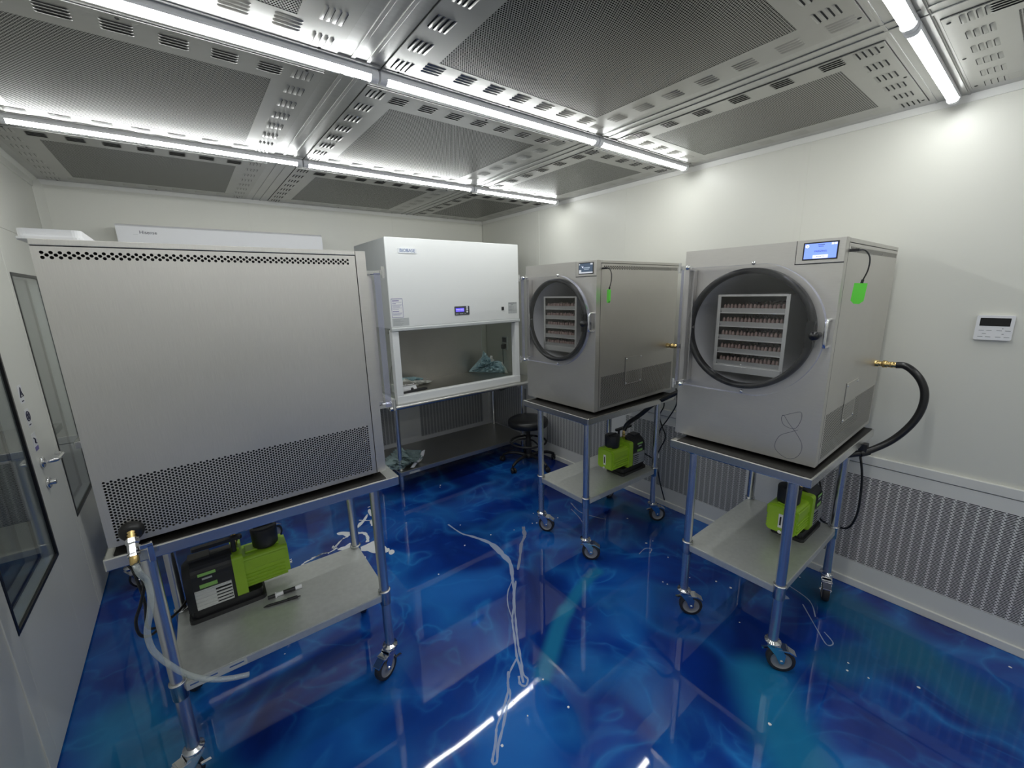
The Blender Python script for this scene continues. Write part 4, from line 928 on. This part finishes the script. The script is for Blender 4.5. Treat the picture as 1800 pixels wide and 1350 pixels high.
# crumpled pouches
def crumple(outline, depth, seed, rings=7, bow=1.):
    """pillow-shaped crumpled pouch from an outline in (x, z); y is its depth"""
    r = random.Random(seed); n = len(outline); cx = sum(p[0] for p in outline)/n; cz = sum(p[1] for p in outline)/n
    mb = MB()
    dense = []
    for i in range(n):
        a, b = outline[i], outline[(i+1) % n]
        for k in range(4): dense.append((a[0]+(b[0]-a[0])*k/4, a[1]+(b[1]-a[1])*k/4))
    m = len(dense); size = max(abs(p[0]-cx)+abs(p[1]-cz) for p in dense)
    for side in (-1, 1):
        vs = [(cx, side*depth*bow+r.uniform(-.25, .25)*depth, cz)]
        for j in range(1, rings+1):
            t = j/rings
            for p in dense:
                jit = r.uniform(-.03, .03)*size*(1 if j < rings else 0)
                prof = (1-t**3)
                vs.append((cx+(p[0]-cx)*t+jit, side*depth*prof*(1+r.uniform(-.75, .75)) if j < rings else 0, cz+(p[1]-cz)*t+jit*.6))
        fs = [(0, 1+k, 1+(k+1) % m) for k in range(m)]
        for j in range(rings-1):
            for k in range(m):
                a, b, c, d = 1+j*m+k, 1+j*m+(k+1) % m, 1+(j+1)*m+(k+1) % m, 1+(j+1)*m+k
                fs += [(a, b, c), (a, c, d)]
        mb.add(vs, fs)
    return mb
ZB = .845+.045
t = thing('foil_pouch', 'crumpled pale blue pouch slumped at the right end of the cabinet', 'pouch', (-.415, -.60, ZB), -.85)
obj('pouch_body', crumple([(-.205, .012), (-.12, .10), (-.055, .17), (-.03, .235), (.0, .17), (.035, .165), (.05, .12), (.12, .13), (.16, .115), (.21, .04), (.20, .004), (.05, .0), (-.1, .004)], .045, 4), M_bag, t)
obj('pouch_flap', crumple([(.02, .14), (.04, .185), (.065, .18), (.06, .15), (.085, .135), (.05, .115)], .012, 9, 3).mesh('flap'), M_bagw, t)
obj('seal_edge', MB().prism([(.155, .115), (.165, .118), (.222, .004), (.196, .004)], 'y', -.012, -.004), M_bagw, t)
t = thing('white_packet', 'white and pale blue packet lying flat at the left end of the cabinet', 'packet', (-1.22, -.62, ZB), .1)
obj('pouch_body', crumple([(-.16, .04), (-.13, .085), (-.10, .05), (-.02, .04), (.10, .03), (.17, .012), (.10, .0), (-.06, .0), (-.16, .004)], .05, 12), M_bagw, t)
obj('pouch_back', crumple([(-.16, .03), (-.10, .075), (.02, .065), (.12, .035), (.10, .01), (-.1, .0)], .02, 13).mesh('pback'), M_bag, t, (0, .08, 0))
hp = thing('stirrer', 'small white bench stirrer with blue front and grey plate inside the cabinet', 'stirrer', (-1.435, -.88, ZB), -.12)
obj('body', MB().prism([(0, 0), (.16, 0), (.16, .062), (.02, .062), (0, .04)], 'x', -.085, .085), M_whiteg, hp, bevel=.004)
fp = obj('front_face', MB().prism([(-.0015, .008), (.0, .008), (.02, .058), (.0185, .058)], 'x', -.080, .080), mat('stirrer_blue', (.025, .035, .26), 0, .35), hp)
for x in (-.045, .045): obj('knob', MB().lathe([(.014, 0), (.012, .014), (0, .014)], (x, .008, .032), (0, -.94, .35), 16), M_black, fp)
obj('plate', MB().box(-.075, .075, .02, .155, .066, .074), M_top, hp, bevel=.003)
obj('plate_support', MB().box(-.03, .03, .05, .12, .06, .067), M_black, hp)
tag(obj('black_tool', MB().prism([(0, 0), (.20, 0), (.225, .006), (.225, .016), (.2, .02), (.0, .014)], 'y', -.012, .012), M_black, None, (-1.50, -.945, .845+.067), (0, 0, .08), bevel=.003), 'black handle of a tool resting on the sill below the stirrer', 'tool')
# cord inside the cabinet and socket outside its side pane
t = thing('adapter', 'black plug adapter and cord hanging from the top inside the cabinet', 'adapter', (-1.485, -.80, .845+ub-.012))
obj('adapter_body', MB().box(-.035, .030, -.02, .03, -.04, .002), M_black, t, bevel=.006)
obj('cord', MB().tube(catmull([(.005, 0, -.04), (.012, 0, -.14), (.005, .0, -.24), (-.035, .01, -.33), (-.05, .02, -.45), (-.05, .03, -.555)], 6), .0035, 8), M_rubber, t)
t = thing('wall_socket', 'grey double wall socket seen through the cabinet side glass', 'socket', (0, -.375, 1.15))
obj('plate', MB().box(-.012, 0, -.05, .05, -.075, .075), M_grey, t, bevel=.003)
for z in (-.035, .035): obj('outlet', MB().box(-.014, -.012, -.035, .035, z-.026, z+.026), M_black, t, bevel=.002)
obj('plug', MB().box(-.045, -.014, -.022, .022, -.065, -.015), M_black, t, bevel=.005)
hose('power_cord', [(-.035, -.375, 1.085), (-.04, -.38, .98), (-.05, -.40, .86), (-.06, -.46, .80), (-.10, -.56, .715), (-.22, -.60, .675), (-.34, -.58, .715), (-.40, -.54, .79), (-.41, -.45, .822)], .0042, M_rubber, 'black cord drooping under the steel stand from the double wall socket', 'cord', 8)
# pouch on the low shelf
t = thing('foil_pouch', 'crumpled pale green pouch with white seams on the low shelf of the stand', 'pouch', (-1.47, -.74, .203), .15)
m_ = crumple([(-.20, .06), (-.13, .10), (-.05, .125), (.0, .17), (.035, .12), (.12, .09), (.20, .085), (.21, .04), (.10, .004), (-.02, .0), (-.16, .0)], .10, 21)
obj('pouch_body', m_, mat('pouch_green', (.27, .36, .36), .2, .3, bump=.5, bscale=40, var=.3), t)
obj('white_seam', MB().prism([(-.03, .012), (.06, .075), (.115, .075), (.0, .004)], 'y', -.135, -.122), M_whiteg, t, (0, 0, 0), (0, 0, .2))
obj('white_seam', MB().prism([(.09, .012), (.15, .095), (.185, .10), (.17, .06), (.125, .014)], 'y', -.10, -.09), M_whiteg, t, (0, 0, 0), (0, 0, .2))

# ------------------------------------------------------------------ stool
sx, sy = -.285, -1.10
stl = thing('stool', 'round black vinyl stool on five casters with foot ring, beside the steel stand', 'stool', (sx, sy, 0))
obj('seat', MB().lathe([(0, .400), (.165, .400), (.192, .408), (.203, .425), (.203, .452), (.195, .470), (.175, .482), (.10, .488), (0, .489)], n=40), M_leather, stl)
obj('seat_plate', MB().box(-.08, .08, -.08, .08, .388, .401), M_black, stl)
obj('column', MB().lathe([(.030, .085), (.030, .24), (.026, .25), (.026, .29), (.020, .292), (.020, .39)], n=18), M_black, stl)
fr_ = obj('foot_ring', MB().tube([(.178*math.cos(a), .178*math.sin(a), .235) for a in [k*2*PI/40 for k in range(40)]], .0105, 8, closed=True), M_black, stl)
for k in range(3):
    a = k*2*PI/3+.5; obj('spoke', MB().tube(catmull([(.024*math.cos(a), .024*math.sin(a), .265), (.09*math.cos(a), .09*math.sin(a), .262), (.178*math.cos(a), .178*math.sin(a), .235)], 5), .008, 8), M_black, fr_)
obj('hub', MB().lathe([(0, .062), (.040, .062), (.046, .075), (.046, .10), (.034, .112), (.030, .115)], n=20), M_black, stl)
for k in range(5):
    a = k*2*PI/5+math.radians(196); c, s_ = math.cos(a), math.sin(a)
    obj('leg', MB().tube(catmull([(.03*c, .03*s_, .088), (.12*c, .12*s_, .100), (.21*c, .21*s_, .092), (.275*c, .275*s_, .066)], 5), lambda t: .019-.006*t, 10), M_black, stl)
    cs = obj('caster', MB().cyl((.275*c, .275*s_, .03), (.275*c, .275*s_, .072), .008, n=10).box(.275*c-.012, .275*c+.012, .275*s_-.016, .275*s_+.016, .028, .05), M_black, stl)
    b = a+1.1; px, py = .275*c+.012*math.cos(b), .275*s_+.012*math.sin(b); n_ = Vector((-math.sin(b), math.cos(b), 0))
    for q in (-1, 1):
        w_ = MB().lathe([(0, -.009), (.022, -.009), (.026, -.005), (.026, .005), (.022, .009), (0, .009)], Vector((px, py, .026))+n_*.014*q, n_, 16)
        obj('wheel', w_, M_black, cs)

# ------------------------------------------------------------------ air conditioner and wall controller
ac = thing('air_conditioner', 'long white wall air conditioner high on the back wall', 'air conditioner', (-3.108, 0, 1.93))
aw = 1.306
obj('casing', MB().prism([(0, 0), (-.13, 0), (-.185, .055), (-.200, .13), (-.200, .285), (-.188, .300), (0, .300)], 'x', 0, aw), M_whiteg, ac, bevel=.008, seg=3)
obj('outlet_flap', MB().prism([(-.135, .004), (-.190, .062), (-.194, .058), (-.139, .0)], 'x', .05, aw-.05), M_white, ac)
text('lettering', 'Hisense', .030, M_ink, ac, (.165, -.2008, .248), (PI/2, 0, 0))
obj('print_line', MB().box(.085, .11, -.2006, -.2, .232, .2335), M_label_g, ac)
wc = thing('wall_controller', 'white wall controller with black display beside the blue-screen dryer', 'controller', (0, -4.004, 1.506))
obj('case', MB().prism(rrect(-.056, .056, -.054, .054, .006), 'x', -.017, 0), M_whiteg, wc, bevel=.002)
obj('display', MB().box(-.0178, -.017, -.045, .045, .008, .043), mat('display_black', (.006, .006, .008), 0, .12), wc)
kb = MB()
for y in (-.040, -.015, .015, .038):
    for z in (-.012, -.040): kb.box(-.0174, -.017, y-.010, y+.006, z-.001, z+.001)
kb.box(-.0174, -.017, .02, .032, -.027, -.025).box(-.0174, -.017, -.032, -.026, -.028, -.025).box(-.0174, -.017, -.028, -.024, -.004, -.001)
obj('key_print', kb, mat('print_grey'), wc)

# ------------------------------------------------------------------ dried residue, drips and scratches on the floor
def ribbon(pts, w, z=.0006, jitter=.3, seed=1):
    r = random.Random(seed); P = catmull([(x, y, z) for x, y in pts], 5); mb = MB(); vs = []
    for i, p in enumerate(P):
        a = P[max(i-1, 0)]; b = P[min(i+1, len(P)-1)]; t = (b-a).normalized(); n = Vector((-t.y, t.x, 0))
        ww = (w(i/(len(P)-1)) if callable(w) else w)*(1+r.uniform(-jitter, jitter))/2
        vs += [p+n*ww, p-n*ww]
    return mb.add(vs, [(2*i, 2*i+1, 2*i+3, 2*i+2) for i in range(len(P)-1)])
RES = [
 ([(-1.493, -1.579), (-1.478, -1.747), (-1.438, -1.835), (-1.387, -1.984), (-1.397, -2.14), (-1.414, -2.247), (-1.482, -2.357), (-1.549, -2.454), (-1.636, -2.564), (-1.699, -2.635), (-1.762, -2.734), (-1.819, -2.823), (-1.845, -2.88), (-1.883, -2.951)], lambda t: .010+.024*math.exp(-((t-.3)/.14)**2), M_residue_f),
 ([(-1.491, -2.402), (-1.589, -2.514), (-1.686, -2.647), (-1.766, -2.766), (-1.818, -2.855), (-1.855, -2.916), (-1.857, -2.951), (-1.885, -2.969), (-1.898, -2.945), (-1.877, -2.912)], .010, M_residue_f),
 ([(-1.507, -2.389), (-1.585, -2.447), (-1.649, -2.531), (-1.69, -2.623)], .006, M_residue_f),
 ([(-1.827, -2.833), (-1.895, -2.869), (-1.937, -2.907), (-1.962, -2.94), (-2.034, -2.996), (-2.09, -3.033), (-2.128, -3.078), (-2.174, -3.121), (-2.178, -3.134), (-2.163, -3.135), (-2.13, -3.096), (-2.077, -3.054), (-2.008, -2.993), (-1.967, -2.963), (-1.935, -2.903), (-1.90, -2.862)], .009, M_residue_f),
 ([(-1.076, -1.972), (-1.11, -2.02), (-1.152, -2.077), (-1.229, -2.134), (-1.321, -2.235), (-1.417, -2.33)], lambda t: .030-.018*t, M_residue_g),
 ([(-.286, -3.441), (-.337, -3.571), (-.449, -3.634)], .005, M_residue_f), ([(-.396, -3.559), (-.545, -3.673), (-.611, -3.729), (-.575, -3.745), (-.53, -3.696)], .005, M_residue_f),
 ([(-.36, -3.41), (-.42, -3.49)], .035, M_residue_f),
 ([(-.55, -1.95), (-.60, -2.10), (-.56, -2.24), (-.53, -2.30)], .008, M_residue_f), ([(-.62, -2.02), (-.66, -2.14), (-.70, -2.22)], .006, M_residue_f),
 ([(-.70, -2.72), (-.62, -2.71), (-.59, -2.74), (-.64, -2.76)], .005, M_residue_f)]
for k, (pts, w, m) in enumerate(RES):
    obj('dried_residue', ribbon(pts, w, .0006+.0002*(k % 3), .35, k), m, fl)
POLY = [[(-2.187, -1.148), (-2.153, -1.151), (-2.11, -1.191), (-2.081, -1.223), (-2.054, -1.238), (-2.064, -1.267), (-2.1, -1.258), (-2.125, -1.24), (-2.145, -1.253), (-2.159, -1.199), (-2.184, -1.18)], [(-2.12, -1.438), (-2.096, -1.434), (-2.073, -1.433), (-2.04, -1.427), (-2.005, -1.426), (-1.988, -1.474), (-1.982, -1.521), (-2.005, -1.559), (-2.048, -1.573), (-2.07, -1.552), (-2.086, -1.513), (-2.104, -1.501), (-2.124, -1.474)], [(-2.243, -1.362), (-2.211, -1.35), (-2.17, -1.36), (-2.145, -1.342), (-2.133, -1.386), (-2.115, -1.434), (-2.128, -1.463), (-2.17, -1.423), (-2.199, -1.409), (-2.227, -1.382)], [(-1.981, -1.538), (-1.97, -1.539), (-1.97, -1.569), (-1.959, -1.579), (-1.966, -1.607), (-1.988, -1.613), (-1.999, -1.603)], [(-1.975, -1.616), (-1.954, -1.605), (-1.942, -1.624), (-1.951, -1.651), (-1.976, -1.659), (-1.983, -1.64)], [(-2.129, -1.561), (-2.118, -1.565), (-2.119, -1.578), (-2.13, -1.581), (-2.133, -1.571)], [(-2.045, -1.174), (-2.019, -1.118), (-1.985, -1.098), (-1.939, -1.042), (-1.915, -1.023), (-1.935, -1.07), (-1.973, -1.117), (-2.011, -1.155)], [(-1.898, -0.979), (-1.879, -0.95), (-1.871, -0.968), (-1.88, -1.016), (-1.887, -1.065), (-1.905, -1.071), (-1.907, -1.037)]]
LINES = [([(-2.059, -1.253), (-2.033, -1.271), (-2.025, -1.312), (-2.031, -1.361), (-2.051, -1.408)], 0.022), ([(-1.999, -1.07), (-1.962, -1.11), (-1.925, -1.137)], 0.01), ([(-1.925, -1.127), (-1.937, -1.168), (-1.942, -1.213), (-1.931, -1.233)], 0.018), ([(-1.877, -0.917), (-1.851, -0.916), (-1.846, -0.939)], 0.01), ([(-2.486, -1.397), (-2.451, -1.369), (-2.409, -1.359), (-2.337, -1.343), (-2.292, -1.358), (-2.237, -1.34)], 0.012), ([(-2.264, -1.333), (-2.233, -1.301), (-2.184, -1.258), (-2.135, -1.246)], 0.008), ([(-2.268, -1.322), (-2.252, -1.294), (-2.26, -1.345), (-2.227, -1.306), (-2.164, -1.24)], 0.006), ([(-2.406, -1.347), (-2.379, -1.347), (-2.316, -1.345), (-2.302, -1.372)], 0.008), ([(-2.184, -1.359), (-2.148, -1.339)], 0.01)]
def soft(poly):
    return [(p.x, p.y) for p in catmull([(x, y, 0) for x, y in poly], 4, True)]
for poly in POLY: obj('dried_splash', MB().prism(soft(poly), 'z', .0002, .0012), M_residue, fl)
for k, (pts, w) in enumerate(LINES): obj('dried_splash', ribbon(pts, w, .0010, .4, 60+k), M_residue, fl)
SPK = [(-2.695, -2.088), (-1.157, -1.962), (-1.325, -1.902), (-1.538, -1.891), (-1.824, -2.045), (-1.804, -2.994), (-1.808, -3.158), (-1.972, -2.991), (-1.964, -3.077), (-1.427, -1.647), (-.996, -1.981), (-.967, -1.998), (-.895, -1.877), (-.795, -2.048), (-.397, -2.399), (-.505, -2.693), (-.562, -2.679), (-.586, -2.86), (-.821, -2.972), (-.818, -3.0), (-2.115, -3.104),
       (-.656, -3.824), (-.707, -3.834), (-.681, -3.903), (-.573, -4.05), (-.128, -4.285), (-1.234, -3.714), (-.576, -3.171), (-.664, -3.054), (-.823, -2.974), (-.565, -3.25), (-.161, -3.467), (-.589, -2.862), (-.557, -2.68), (-.791, -3.4), (-1.22, -.95), (-1.24, -.98)]
for k, (x, y) in enumerate(SPK):
    r_ = rnd.uniform(.003, .0075); n_ = 8
    obj('speck', MB().prism([(x+r_*math.cos(2*PI*i/n_)*rnd.uniform(.7, 1.2), y+r_*math.sin(2*PI*i/n_)*rnd.uniform(.7, 1.2)) for i in range(n_)], 'z', .0004, .0014), M_label, fl)
